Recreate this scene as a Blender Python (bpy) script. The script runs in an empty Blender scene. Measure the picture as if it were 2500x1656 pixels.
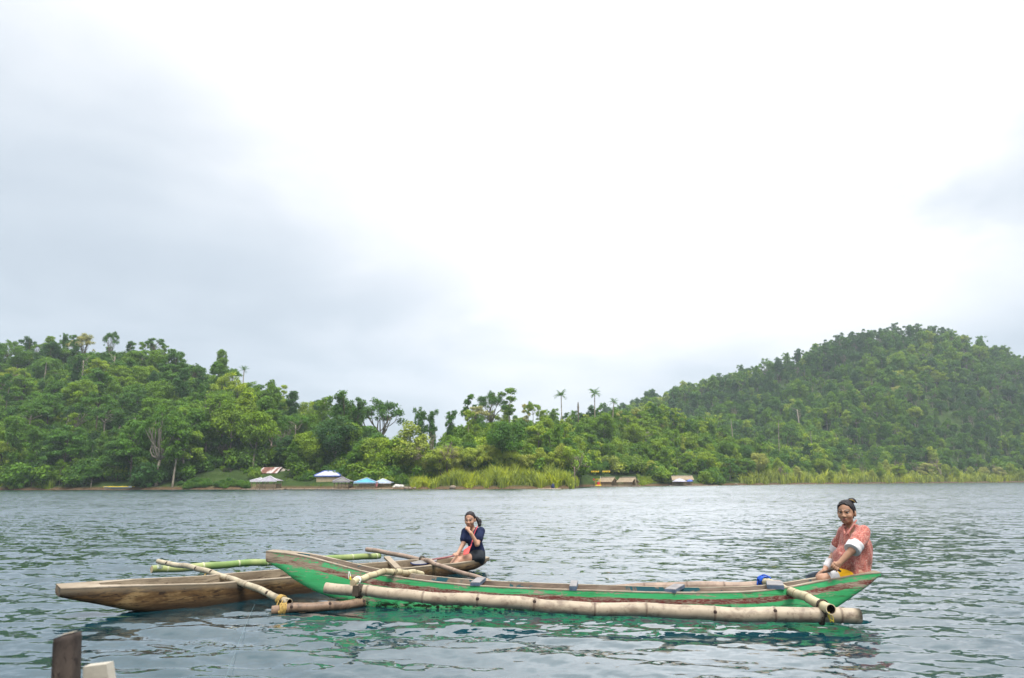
import bpy, math, random
import numpy as np
from mathutils import Vector, Matrix

sc = bpy.context.scene
COL = sc.collection
R = math.radians

# ------------------------------------------------------------------ camera
W, H = 2500.0, 1656.0                 # size of the photograph in pixels
FPX = 1667.0                          # 24 mm lens on a 36 mm wide sensor
CAM_H = 1.30                          # eye above the lake
PITCH = math.atan((1175 - 828) / FPX)
ROLL = math.radians(0.23)
_F = Vector((0, math.cos(PITCH), math.sin(PITCH)))
_U0 = Vector((0, -math.sin(PITCH), math.cos(PITCH)))
_R0 = Vector((1, 0, 0))
_Rt = _R0 * math.cos(ROLL) - _U0 * math.sin(ROLL)
_Up = _U0 * math.cos(ROLL) + _R0 * math.sin(ROLL)
EYE = Vector((0, 0, CAM_H))

cam = bpy.data.cameras.new('camera')
cam.sensor_width = 36.0
cam.lens = 36.0 * FPX / W
cam.clip_start = 0.05
cam.clip_end = 5000
cam.dof.use_dof = True
cam.dof.focus_distance = 8.2
cam.dof.aperture_fstop = 3.2
camo = bpy.data.objects.new('camera', cam)
COL.objects.link(camo)
camo.matrix_world = Matrix(((_Rt.x, _Up.x, -_F.x, EYE.x), (_Rt.y, _Up.y, -_F.y, EYE.y), (_Rt.z, _Up.z, -_F.z, EYE.z), (0, 0, 0, 1)))
sc.camera = camo


def ray(px, py):
    return _F + _Rt * ((px - W / 2) / FPX) - _Up * ((py - H / 2) / FPX)


def P(px, py, Y):
    """survey point: the place at depth Y (metres in front of the dock) seen at px,py"""
    d = ray(px, py)
    return EYE + d * (Y / d.y)


def WL(px, py, z=0.0):
    """survey point on the level z"""
    d = ray(px, py)
    return EYE + d * ((z - CAM_H) / d.z)


# ------------------------------------------------------------------ world, sun, exposure
SUN_EL, SUN_AZ = R(60), R(152)         # azimuth measured from +Y towards +X
SUN_DIR = Vector((math.sin(SUN_AZ) * math.cos(SUN_EL), math.cos(SUN_AZ) * math.cos(SUN_EL), math.sin(SUN_EL)))


THIN_DIR = Vector((math.sin(R(10)) * math.cos(R(31)), math.cos(R(10)) * math.cos(R(31)), math.sin(R(31))))   # where the deck is thinnest


class NT:
    """tiny node-tree helper"""
    def __init__(s, tree):
        s.t = tree
        s.n = tree.nodes
        s.l = tree.links

    def new(s, kind, **kw):
        n = s.n.new(kind)
        for k, v in kw.items():
            if k == 'ins':
                for kk, vv in v.items():
                    s.put(n, kk, vv)
            else:
                setattr(n, k, v)
        return n

    def put(s, n, key, v):
        sock = n.inputs[key]
        if isinstance(v, bpy.types.NodeSocket):
            s.l.new(v, sock)
        elif isinstance(v, bpy.types.Node):
            s.l.new(v.outputs[0], sock)
        else:
            if isinstance(v, (tuple, list)) and len(v) == 3 and sock.type == 'RGBA':
                v = (*v, 1)
            sock.default_value = v

    def math(s, op, a, b=0.0, c=0.0, clamp=False):
        n = s.n.new('ShaderNodeMath')
        n.operation = op
        n.use_clamp = clamp
        for i, v in enumerate((a, b, c)):
            s.put(n, i, v)
        return n.outputs[0]

    def vmath(s, op, a, b=(0, 0, 0)):
        n = s.n.new('ShaderNodeVectorMath')
        n.operation = op
        s.put(n, 0, a)
        s.put(n, 1, b)
        return n.outputs['Value'] if op in ('DOT_PRODUCT', 'LENGTH') else n.outputs[0]

    def mix(s, f, a, b, mode='MIX'):
        n = s.n.new('ShaderNodeMix')
        n.data_type = 'RGBA'
        n.blend_type = mode
        s.put(n, 0, f)
        s.put(n, 6, a)
        s.put(n, 7, b)
        return n.outputs[2]

    def noise(s, vec, scale, detail=4, rough=0.55, dist=0.0, dim='3D', w=None):
        n = s.n.new('ShaderNodeTexNoise')
        n.noise_dimensions = dim
        if vec is not None:
            s.put(n, 'Vector', vec)
        s.put(n, 'Scale', scale)
        s.put(n, 'Detail', detail)
        s.put(n, 'Roughness', rough)
        s.put(n, 'Distortion', dist)
        return n.outputs['Fac']

    def mapping(s, vec, scale=(1, 1, 1), loc=(0, 0, 0), rot=(0, 0, 0)):
        n = s.n.new('ShaderNodeMapping')
        s.put(n, 'Vector', vec)
        s.put(n, 'Scale', scale)
        s.put(n, 'Location', loc)
        s.put(n, 'Rotation', rot)
        return n.outputs[0]

    def ramp(s, fac, stops, interp='LINEAR'):
        n = s.n.new('ShaderNodeValToRGB')
        n.color_ramp.interpolation = interp
        e = n.color_ramp.elements
        while len(e) > 1:
            e.remove(e[0])
        e[0].position = stops[0][0]
        c = stops[0][1]
        e[0].color = (*c, 1) if isinstance(c, (tuple, list)) else (c, c, c, 1)
        for p, c in stops[1:]:
            x = e.new(p)
            x.color = (*c, 1) if isinstance(c, (tuple, list)) else (c, c, c, 1)
        s.put(n, 'Fac', fac)
        return n.outputs['Color']

    def step(s, v, lo, hi):
        n = s.n.new('ShaderNodeMapRange')
        n.interpolation_type = 'SMOOTHSTEP'
        s.put(n, 'Value', v)
        s.put(n, 'From Min', lo)
        s.put(n, 'From Max', hi)
        return n.outputs[0]

    def attr(s, name, kind='GEOMETRY'):
        n = s.n.new('ShaderNodeAttribute')
        n.attribute_name = name
        n.attribute_type = kind
        return n


def build_world():
    w = bpy.data.worlds.new('World')
    sc.world = w
    w.use_nodes = True
    t = NT(w.node_tree)
    t.n.clear()
    out = t.new('ShaderNodeOutputWorld')
    bg = t.new('ShaderNodeBackground')
    t.put(bg, 'Strength', 0.10)
    sky = t.new('ShaderNodeTexSky')
    sky.sky_type = 'NISHITA'
    sky.sun_disc = False
    sky.sun_elevation = SUN_EL
    sky.sun_rotation = SUN_AZ
    tc = t.new('ShaderNodeTexCoord')
    d = tc.outputs['Generated']
    sp = t.new('ShaderNodeSeparateXYZ', ins={0: d})
    z = t.math('MAXIMUM', sp.outputs[2], 0.0)
    # a closed cloud deck, brighter overhead than at the horizon
    cie = t.math('ADD', t.math('MULTIPLY_ADD', z, 0.03, 0.298), t.math('MULTIPLY', t.math('POWER', z, 3.5), 1.0))
    # the deck seen in perspective
    den = t.math('ADD', z, 0.22)
    cx = t.math('DIVIDE', sp.outputs[0], den)
    cy = t.math('DIVIDE', sp.outputs[1], den)
    cv = t.new('ShaderNodeCombineXYZ', ins={0: cx, 1: cy, 2: 0.0}).outputs[0]
    big = t.noise(t.mapping(cv, (0.75, 0.75, 1), SKY_OFF), 1.0, 3.0, 0.5, 0.35)
    fine = t.noise(t.mapping(cv, (1.0, 1.0, 1), (3.1, 7.7, 0)), 1.7, 5.0, 0.55, 0.4)
    cl = t.math('MULTIPLY_ADD', big, 0.70, t.math('MULTIPLY', fine, 0.30))
    lum = t.step(cl, 0.36, 0.64)                                # thick and thin places in the deck
    # a heavier bank of cloud over the left hill, its soft edge broken by the same noise
    bank = t.vmath('DOT_PRODUCT', d, tuple(Vector((-0.84, 0.60, 0.50)).normalized()))
    bank = t.step(t.math('MULTIPLY_ADD', cl, -0.35, t.math('ADD', bank, 0.175)), 0.40, 1.15)
    # and a lighter one beyond the right-hand hill
    bank2 = t.vmath('DOT_PRODUCT', d, tuple(Vector((0.80, 0.62, 0.26)).normalized()))
    bank2 = t.step(t.math('MULTIPLY_ADD', fine, -0.30, t.math('ADD', bank2, 0.15)), 0.78, 1.05)
    # the wide thin place in the deck above the lake
    dt = t.math('MAXIMUM', t.vmath('DOT_PRODUCT', d, tuple(THIN_DIR)), 0.0)
    glow = t.math('MULTIPLY', t.math('POWER', dt, 9.0), t.step(z, 0.05, 0.48))
    body = t.math('MULTIPLY', cie, t.math('MULTIPLY_ADD', lum, 0.24, 0.87))
    body = t.math('MULTIPLY', body, t.math('MULTIPLY', t.math('MULTIPLY_ADD', bank, -0.19, 1.0), t.math('MULTIPLY_ADD', bank2, -0.10, 1.0)))
    glow = t.math('MULTIPLY', glow, t.math('MULTIPLY', t.math('MULTIPLY_ADD', bank, -0.62, 1.0), t.math('MULTIPLY_ADD', bank2, -0.75, 1.0)))
    body = t.math('ADD', body, t.math('MULTIPLY', glow, t.math('MULTIPLY_ADD', lum, 0.40, 0.46)))
    tint = t.mix(t.step(body, 0.20, 0.44), (0.85, 0.97, 1.10), (0.985, 0.995, 1.02))
    cloud = t.vmath('SCALE', tint)
    sc_n = cloud.node
    t.put(sc_n, 'Scale', t.math('MULTIPLY', body, 10.0))
    col = t.mix(0.96, sky.outputs[0], cloud)
    t.put(bg, 'Color', col)
    t.l.new(bg.outputs[0], out.inputs[0])


SKY_OFF = (1.35, 0.2, 0)
build_world()

sun = bpy.data.lights.new('sun', 'SUN')
sun.energy = 1.5
sun.angle = R(22)
sun.color = (1.0, 0.96, 0.9)
suno = bpy.data.objects.new('sun', sun)
COL.objects.link(suno)
suno.rotation_euler = (-SUN_DIR).to_track_quat('-Z', 'Y').to_euler()
suno.location = (0, 0, 60)

sc.view_settings.view_transform = 'Standard'
sc.view_settings.look = 'None'
sc.view_settings.exposure = 1.46
sc.view_settings.gamma = 1.0
sc.view_settings.use_curve_mapping = False
sc.cycles.max_bounces = 6
sc.cycles.diffuse_bounces = 2
sc.cycles.glossy_bounces = 3
sc.cycles.transmission_bounces = 3
sc.cycles.volume_bounces = 0
sc.cycles.caustics_reflective = False
sc.cycles.caustics_refractive = False
sc.cycles.use_denoising = True
sc.cycles.sample_clamp_indirect = 6


# ------------------------------------------------------------------ generic helpers
def material(name, build):
    m = bpy.data.materials.new(name)
    m.use_nodes = True
    t = NT(m.node_tree)
    b = t.n['Principled BSDF']
    build(t, b)
    return m


def link(name, mesh, mat=None, parent=None, loc=None, rot=None):
    o = bpy.data.objects.new(name, mesh)
    COL.objects.link(o)
    if mat is not None and mesh is not None:
        for m in (mat if isinstance(mat, (list, tuple)) else [mat]):
            if m.name not in [x.name for x in mesh.materials if x]:
                mesh.materials.append(m)
    if parent:
        o.parent = parent
    if loc is not None:
        o.location = loc
    if rot is not None:
        o.rotation_euler = rot
    return o


def tag(o, label=None, cat=None, group=None, kind=None):
    if label:
        o['label'] = label
    if cat:
        o['category'] = cat
    if group:
        o['group'] = group
    if kind:
        o['kind'] = kind
    return o


def thing(name, label, cat, loc=(0, 0, 0), rz=0.0, group=None):
    o = bpy.data.objects.new(name, None)
    COL.objects.link(o)
    o.empty_display_size = 0.3
    o.location = loc
    o.rotation_euler = (0, 0, rz)
    return tag(o, label, cat, group)


def mesh_from(verts, faces, name='mesh', smooth=False, attrs=None):
    me = bpy.data.meshes.new(name)
    me.from_pydata([tuple(v) for v in verts], [], [tuple(f) for f in faces])
    if smooth:
        me.polygons.foreach_set('use_smooth', np.ones(len(me.polygons), bool))
    for k, a in (attrs or {}).items():
        at = me.attributes.new(k, 'FLOAT', 'POINT')
        at.data.foreach_set('value', np.asarray(a, np.float32))
    me.update()
    return me


class MB:
    """collects shapes into one mesh"""
    def __init__(s):
        s.v, s.f, s.a = [], [], {}

    def add(s, v, f, **at):
        b = len(s.v)
        v = [tuple(x) for x in v]
        s.v += v
        s.f += [tuple(i + b for i in q) for q in f]
        for k in set(list(at) + list(s.a)):
            if k not in s.a:
                s.a[k] = [0.0] * b
            x = at.get(k, 0.0)
            s.a[k] += list(x) if hasattr(x, '__len__') else [x] * len(v)
        return s

    def box(s, c, size, rz=0.0, M=None):
        hx, hy, hz = size[0] / 2, size[1] / 2, size[2] / 2
        pts = [Vector((x * hx, y * hy, z * hz)) for z in (-1, 1) for y in (-1, 1) for x in (-1, 1)]
        m = M if M is not None else Matrix.Rotation(rz, 3, 'Z')
        s.add([m @ p + Vector(c) for p in pts], [(0, 2, 3, 1), (4, 5, 7, 6), (0, 1, 5, 4), (2, 6, 7, 3), (0, 4, 6, 2), (1, 3, 7, 5)])
        return s

    def beam(s, a, b, w, h):
        a, b = Vector(a), Vector(b)
        d = (b - a)
        L = d.length
        d.normalize()
        up = Vector((0, 0, 1)) if abs(d.z) < 0.95 else Vector((0, 1, 0))
        x = d.cross(up).normalized()
        y = x.cross(d)
        m = Matrix((x, d, y)).transposed()
        return s.box((a + b) / 2, (w, L, h), M=m)

    def tube(s, pts, rad, seg=8, caps=True, **at):
        pts = [Vector(p) for p in pts]
        n = len(pts)
        if not hasattr(rad, '__len__'):
            rad = [rad] * n
        v, f = [], []
        nrm = None
        for i, p in enumerate(pts):
            d = (pts[min(i + 1, n - 1)] - pts[max(i - 1, 0)])
            if d.length < 1e-9:
                d = Vector((0, 0, 1))
            d.normalize()
            if nrm is None:
                nrm = d.cross(Vector((0, 0, 1)) if abs(d.z) < 0.9 else Vector((0, 1, 0))).normalized()
            else:
                nrm = (nrm - d * nrm.dot(d)).normalized()
            bi = d.cross(nrm)
            for k in range(seg):
                a = 2 * math.pi * k / seg
                v.append(p + (nrm * math.cos(a) + bi * math.sin(a)) * rad[i])
        for i in range(n - 1):
            for k in range(seg):
                k2 = (k + 1) % seg
                f.append((i * seg + k, i * seg + k2, (i + 1) * seg + k2, (i + 1) * seg + k))
        if caps:
            f.append(tuple(reversed(range(seg))))
            f.append(tuple((n - 1) * seg + k for k in range(seg)))
        return s.add(v, f, **{k: ([x for x in a for _ in range(seg)] if hasattr(a, '__len__') else a) for k, a in at.items()})

    def mesh(s, name='mesh', smooth=False):
        return mesh_from(s.v, s.f, name, smooth, s.a)

    def build(s, name, mat, parent=None, smooth=False, loc=None, rot=None):
        return link(name, s.mesh(name, smooth), mat, parent, loc, rot)


def plain(name, col, rough=0.7, var=0.25, scale=6.0, bump=0.0, metallic=0.0, spec=0.3):
    """a base colour with uneven weathering"""
    def b(t, p):
        tc = t.new('ShaderNodeTexCoord').outputs['Object']
        n1 = t.noise(tc, scale, 5, 0.6, 0.3)
        n2 = t.noise(tc, scale * 7, 4, 0.6)
        k = t.math('MULTIPLY_ADD', n1, 0.7, t.math('MULTIPLY', n2, 0.3))
        dark = tuple(c * (1 - var * 1.3) for c in col)
        lite = tuple(min(1, c * (1 + var)) for c in col)
        t.put(p, 'Base Color', t.ramp(k, [(0.3, dark), (0.5, col), (0.72, lite)]))
        t.put(p, 'Roughness', rough)
        t.put(p, 'Metallic', metallic)
        t.put(p, 'Specular IOR Level', spec)
        if bump:
            bn = t.new('ShaderNodeBump', ins={'Height': k, 'Strength': bump, 'Distance': 0.02})
            t.put(p, 'Normal', bn)
    return material(name, b)


rng = np.random.default_rng(7)
# ------------------------------------------------------------------ lake
def lake_material():
    def b(t, p):
        geo = t.new('ShaderNodeNewGeometry')
        pos = geo.outputs['Position']
        t.put(p, 'Base Color', (0.004, 0.034, 0.046))
        t.put(p, 'Roughness', 0.035)
        t.put(p, 'IOR', 1.333)
        t.put(p, 'Specular IOR Level', 0.7)
        t.put(p, 'Coat Weight', 1.0)
        t.put(p, 'Coat IOR', 1.33)
        t.put(p, 'Coat Roughness', 0.04)
        def slope(scale, rot, amp, det=2):
            n = t.n.new('ShaderNodeTexNoise')
            t.put(n, 'Vector', t.mapping(pos, (0.62, 1.0, 1), rot=(0, 0, rot)))
            t.put(n, 'Scale', scale)
            t.put(n, 'Detail', det)
            t.put(n, 'Roughness', 0.5)
            v = t.vmath('SUBTRACT', n.outputs['Color'], (0.5, 0.5, 0.5))
            sn = t.vmath('SCALE', v).node
            t.put(sn, 'Scale', amp)
            return sn.outputs[0]
        gust = t.step(t.noise(t.mapping(pos, (0.05, 0.13, 1)), 1.0, 3, 0.55, 0.4), 0.30, 0.70)
        py = pos_y(t, pos)
        far = t.step(py, 12.0, 34.0)
        ga = t.math('MULTIPLY_ADD', gust, 0.75, 0.45)
        s1 = slope(5.0, 0.10, t.math('MULTIPLY', ga, t.math('MULTIPLY_ADD', far, 0.32, 0.38)))
        s2 = slope(14.0, -0.2, t.math('MULTIPLY', ga, t.math('MULTIPLY_ADD', far, 0.15, 0.44)))
        s3 = slope(1.5, 0.15, t.math('MULTIPLY', far, 0.40), 3)
        sm = t.vmath('ADD', t.vmath('ADD', s1, s2), s3)
        sm = t.vmath('MULTIPLY', sm, (0.8, 1.0, 0.0))
        # added tilt of the shading normals, so ripples mirror more bright sky
        lean = t.new('ShaderNodeCombineXYZ', ins={1: t.math('MULTIPLY_ADD', far, -0.12, -0.03)}).outputs[0]
        sm = t.vmath('ADD', sm, lean)
        nv = t.vmath('NORMALIZE', t.vmath('ADD', geo.outputs['Normal'], sm))
        t.put(p, 'Normal', nv)
        t.put(p, 'Coat Normal', nv)
    return material('lake_water', b)


def pos_y(t, pos):
    return t.new('ShaderNodeSeparateXYZ', ins={0: pos}).outputs[1]


def wave_height(x, y):
    """ripples of a light breeze blowing along the lake; x, y arrays"""
    r = np.random.default_rng(11)
    z = np.zeros_like(x)
    for i in range(62):
        lam = 0.13 * (1.9 / 0.13) ** (i / 61.0) * r.uniform(0.9, 1.1)
        th = r.normal(0.10, 0.42)
        k = 2 * math.pi / lam
        s = 0.0265 * (0.8 + 0.4 * r.random()) * (1.2 if lam < 0.5 else 0.9 if lam < 0.9 else 0.45)
        ph = r.uniform(0, 6.28)
        a = k * (x * math.sin(th) + y * math.cos(th)) + ph
        z += (s / k) * (np.sin(a) + 0.22 * np.cos(2 * a))
    # gusts: livelier and calmer patches
    g = 0.78 + 0.30 * np.sin(0.31 * x + 0.9 * np.sin(0.23 * y)) * np.sin(0.27 * y + 1.3) + 0.18 * np.sin(0.8 * x - 0.5 * y)
    return z * np.clip(g, 0.35, 1.3)


def shelter(x, y, segs):
    """calmer water close to the hulls"""
    m = np.ones_like(x)
    for (ax, ay, bx, by, w, low) in segs:
        dx, dy = bx - ax, by - ay
        t = np.clip(((x - ax) * dx + (y - ay) * dy) / (dx * dx + dy * dy), 0, 1)
        d = np.hypot(x - ax - t * dx, y - ay - t * dy)
        q = np.clip(d / w, 0, 1)
        m = np.minimum(m, low + (1 - low) * q * q * (3 - 2 * q))
    return m


def build_lake():
    ny, nx = 460, 640
    ys = 1.0 * (40.0 / 1.0) ** (np.linspace(0, 1, ny))
    us = np.linspace(-1.35, 1.35, nx)
    Y, U = np.meshgrid(ys, us, indexing='ij')
    X = U * (Y + 1.5)
    Z = wave_height(X, Y) * np.clip((40 - Y) / 16.0, 0, 1)
    a, b_ = WL(890, 1476), WL(2014, 1497)
    c, d_ = WL(316, 1494), WL(1120, 1396)
    Z *= shelter(X, Y, [(a.x, a.y - 0.35, b_.x - 0.6, b_.y - 0.35, 0.75, 0.22), (c.x + 0.5, c.y, d_.x, d_.y, 0.8, 0.35)])
    v = np.stack([X, Y, Z], -1).reshape(-1, 3)
    i = np.arange(ny - 1)[:, None] * nx + np.arange(nx - 1)[None, :]
    f = np.stack([i, i + 1, i + nx + 1, i + nx], -1).reshape(-1, 4)
    nv = len(v)
    # the open lake beyond, one flat sheet joined to the rippled one
    last = (ny - 1) * nx
    rim = v[last:last + nx].copy()
    far = rim * np.array([1.0, 0, 0]) * (760.0 / 41.5) + np.array([0, 760.0, 0])
    far[:, 0] = us * 761.5
    mid = rim.copy()
    mid[:, 1] = 120.0
    mid[:, 0] = us * 121.5
    v = np.vstack([v, mid, far])
    k = np.arange(nx - 1)
    f2 = np.stack([last + k, last + k + 1, nv + k + 1, nv + k], -1)
    f3 = np.stack([nv + k, nv + k + 1, nv + nx + k + 1, nv + nx + k], -1)
    f = np.vstack([f, f2, f3])
    me = mesh_from(v.tolist(), f.tolist(), 'lake', True)
    o = link('lake', me, lake_material())
    tag(o, kind='structure')


build_lake()


# ------------------------------------------------------------------ land
K = 1.0562


def interp(tab, x):
    xs = [t[0] for t in tab]
    ys = [t[1] for t in tab]
    return np.interp(x, xs, ys)


# depth of the waterline along the view (photo column -> metres)
SHORE = [(-1200, 150), (0, 132), (600, 128), (900, 122), (1200, 118), (1395, 120), (1425, 158), (1560, 168), (1800, 190), (2000, 222), (2200, 250), (2500, 285), (3600, 330)]
# crest of the wooded hill: column, canopy line, depth of the crest
CREST = [(-1200, 900, 240), (-300, 850, 225), (0, 842, 215), (110, 836, 212), (232, 840, 210), (350, 852, 208), (445, 868, 205), (530, 886, 200), (590, 914, 195),
         (676, 950, 190), (760, 986, 180), (845, 1018, 168), (950, 1066, 155), (1056, 1074, 150), (1100, 1030, 158), (1160, 1004, 165), (1270, 1004, 178), (1373, 1010, 190),
         (1480, 1006, 202), (1563, 1004, 212), (1650, 1024, 220), (1745, 1060, 228), (1850, 1100, 238), (1955, 1135, 250), (2100, 1160, 275), (2500, 1172, 320), (3600, 1172, 350)]
FARC = [(-1200, 1170, 430), (1200, 1150, 430), (1370, 1060, 430), (1480, 1015, 430), (1563, 993, 430), (1650, 966, 430), (1745, 938, 430), (1820, 920, 430), (1900, 905, 430), (1985, 866, 430), (2060, 842, 430),
        (2144, 822, 430), (2218, 811, 430), (2300, 806, 430), (2387, 824, 430), (2460, 850, 430), (2520, 872, 430), (2800, 950, 430), (3600, 1080, 430)]


def zray(px, py, Y):
    d = (np.asarray(px) - W / 2) / FPX
    e = (np.asarray(py) - H / 2) / FPX
    dy = _F.y + d * _Rt.y - e * _Up.y
    dz = _F.z + d * _Rt.z - e * _Up.z
    return CAM_H + dz / dy * Y


def px_of(x, Y):
    return 1250 + x / Y * 1703.0


def hnoise(x, y, s=1.0, seed=3):
    r = np.random.default_rng(seed)
    z = np.zeros_like(np.asarray(x, float))
    for i in range(14):
        lam = s * 60 * 0.78 ** i
        th = r.uniform(0, 6.28)
        z += lam / 60 * np.sin(2 * math.pi / lam * (x * math.cos(th) + y * math.sin(th)) + r.uniform(0, 6.28))
    return z


def land_z(x, Y):
    x, Y = np.asarray(x, float), np.asarray(Y, float)
    px = px_of(x, Y)
    sh = interp(SHORE, px)
    crY = np.interp(px, [c[0] for c in CREST], [c[2] for c in CREST])
    crP = np.interp(px, [c[0] for c in CREST], [c[1] for c in CREST])
    th = np.interp(px, [0, 700, 900, 1060, 1150, 1300, 3600], [7.5, 7.5, 9.0, 9.0, 7.0, 6.5, 6.5])
    zr = np.maximum(zray(px, crP, crY) - th, 1.0)
    t = (Y - sh) / (crY - sh)
    tt = np.clip(t, 0, 1)
    rise = np.where(t <= 1, zr * (tt ** 1.15), zr * np.clip(1 - 0.5 * ((Y - crY) / 60.0) ** 1.3 if False else 1 - 0.45 * np.clip((Y - crY) / 70.0, 0, 2), 0, 1))
    # far hill
    fP = np.interp(px, [c[0] for c in FARC], [c[1] for c in FARC])
    fz = np.maximum(zray(px, fP, 430.0) - 8.0, 0.5)
    f0 = np.maximum(sh + 15, 262.0)
    tf = (Y - f0) / (430.0 - f0)
    frise = np.where(tf <= 1, fz * np.clip(tf, 0, 1) ** 1.05, fz * np.clip(1 - 0.5 * (Y - 430) / 150, 0, 1))
    z = np.maximum(rise, frise)
    bank = np.clip((Y - sh) / 2.5, -1.5, 1.0) * 0.55
    n = hnoise(x, Y) * 0.8 * np.clip((Y - sh - 14) / 20, 0, 1)
    return bank + z + n


def build_land():
    nu, nr = 330, 130
    us = np.linspace(-1.15, 1.15, nu)
    pxs = 1250 + us * 1703
    sh = interp(SHORE, pxs)
    s = np.linspace(0, 1, nr) ** 1.7
    Y = (sh[None, :] - 4) + (640 - sh[None, :] + 4) * s[:, None]
    X = us[None, :] * Y
    Z = land_z(X, Y)
    v = np.stack([X, Y, Z], -1).reshape(-1, 3)
    i = np.arange(nr - 1)[:, None] * nu + np.arange(nu - 1)[None, :]
    f = np.stack([i, i + 1, i + nu + 1, i + nu], -1).reshape(-1, 4)

    def b(t, p):
        geo = t.new('ShaderNodeNewGeometry')
        pos = geo.outputs['Position']
        n = t.noise(pos, 0.35, 6, 0.6, 0.4)
        n2 = t.noise(pos, 2.5, 5, 0.6)
        soil = t.ramp(n2, [(0.3, (0.060, 0.038, 0.020)), (0.6, (0.13, 0.085, 0.048)), (0.8, (0.20, 0.15, 0.09))])
        green = t.ramp(n, [(0.3, (0.018, 0.034, 0.010)), (0.5, (0.034, 0.060, 0.014)), (0.7, (0.055, 0.085, 0.022))])
        z = t.new('ShaderNodeSeparateXYZ', ins={0: pos}).outputs[2]
        k = t.step(t.math('ADD', z, t.math('MULTIPLY', n2, 0.7)), 0.55, 1.15)
        t.put(p, 'Base Color', t.mix(k, soil, green))
        t.put(p, 'Roughness', 0.95)
        t.put(p, 'Specular IOR Level', 0.1)
        bn = t.new('ShaderNodeBump', ins={'Height': n2, 'Strength': 0.6, 'Distance': 0.3})
        t.put(p, 'Normal', bn)
    o = link('hill_terrain', mesh_from(v.tolist(), f.tolist(), 'hill_terrain', True), material('forest_floor', b))
    tag(o, kind='structure')
    # bed of the lake, a metre and more below the water
    me = mesh_from([(-860, -40, -1.6), (860, -40, -1.6), (860, 760, -1.6), (-860, 760, -1.6)], [(0, 1, 2, 3)], 'lake_bed')
    tag(link('lake_bed', me, plain('lake_mud', (0.05, 0.06, 0.04))), kind='structure')


build_land()


# ------------------------------------------------------------------ trees
def leaf_material(name, stops, trans=0.28):
    def b(t, p):
        v = t.attr('var').outputs['Fac']
        ti = t.attr('tint', 'INSTANCER').outputs['Fac']
        base = t.ramp(ti, stops)
        hs = t.new('ShaderNodeHueSaturation')
        t.put(hs, 'Color', base)
        t.put(hs, 'Hue', t.math('MULTIPLY_ADD', v, -0.035, 0.518))
        t.put(hs, 'Saturation', t.math('MULTIPLY_ADD', v, 0.22, 0.92))
        t.put(hs, 'Value', t.math('MULTIPLY_ADD', v, 1.0, 0.55))
        c = hs.outputs[0]
        t.put(p, 'Base Color', c)
        t.put(p, 'Roughness', 0.55)
        t.put(p, 'Specular IOR Level', 0.25)
        tr = t.new('ShaderNodeBsdfTranslucent')
        t.put(tr, 'Color', t.mix(0.45, c, (0.20, 0.26, 0.02)))
        mx = t.new('ShaderNodeMixShader')
        t.put(mx, 0, trans)
        t.l.new(p.outputs[0], mx.inputs[1])
        t.l.new(tr.outputs[0], mx.inputs[2])
        t.l.new(mx.outputs[0], t.n['Material Output'].inputs[0])
    return material(name, b)


LEAF = leaf_material('forest_leaves', [(0.0, (0.036, 0.105, 0.032)), (0.3, (0.080, 0.190, 0.028)), (0.55, (0.155, 0.270, 0.030)), (0.75, (0.26, 0.36, 0.040)), (0.9, (0.36, 0.41, 0.080)), (1.0, (0.40, 0.37, 0.16))], 0.36)
REEDM = leaf_material('reed_leaves', [(0.0, (0.16, 0.26, 0.035)), (0.5, (0.36, 0.42, 0.075)), (1.0, (0.46, 0.42, 0.17))], 0.50)


def bark(name, col, moss):
    def b(t, p):
        tc = t.new('ShaderNodeTexCoord').outputs['Object']
        n = t.noise(t.mapping(tc, (3, 3, 0.7)), 1.5, 5, 0.65, 0.4)
        c = t.ramp(n, [(0.3, tuple(x * 0.45 for x in col)), (0.5, col), (0.7, tuple(min(1, x * 1.35) for x in col))])
        g = t.step(t.noise(tc, 0.9, 4, 0.6), 0.5 - moss, 0.72)
        t.put(p, 'Base Color', t.mix(t.math('MULTIPLY', g, 0.7), c, (0.05, 0.075, 0.025)))
        t.put(p, 'Roughness', 0.9)
        t.put(p, 'Specular IOR Level', 0.15)
    return material(name, b)


BARK_PALE = bark('pale_bark', (0.30, 0.26, 0.20), 0.05)
BARK = bark('grey_bark', (0.16, 0.13, 0.095), 0.15)
BARK_DEAD = bark('dry_twigs', (0.24, 0.19, 0.15), -0.1)


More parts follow.
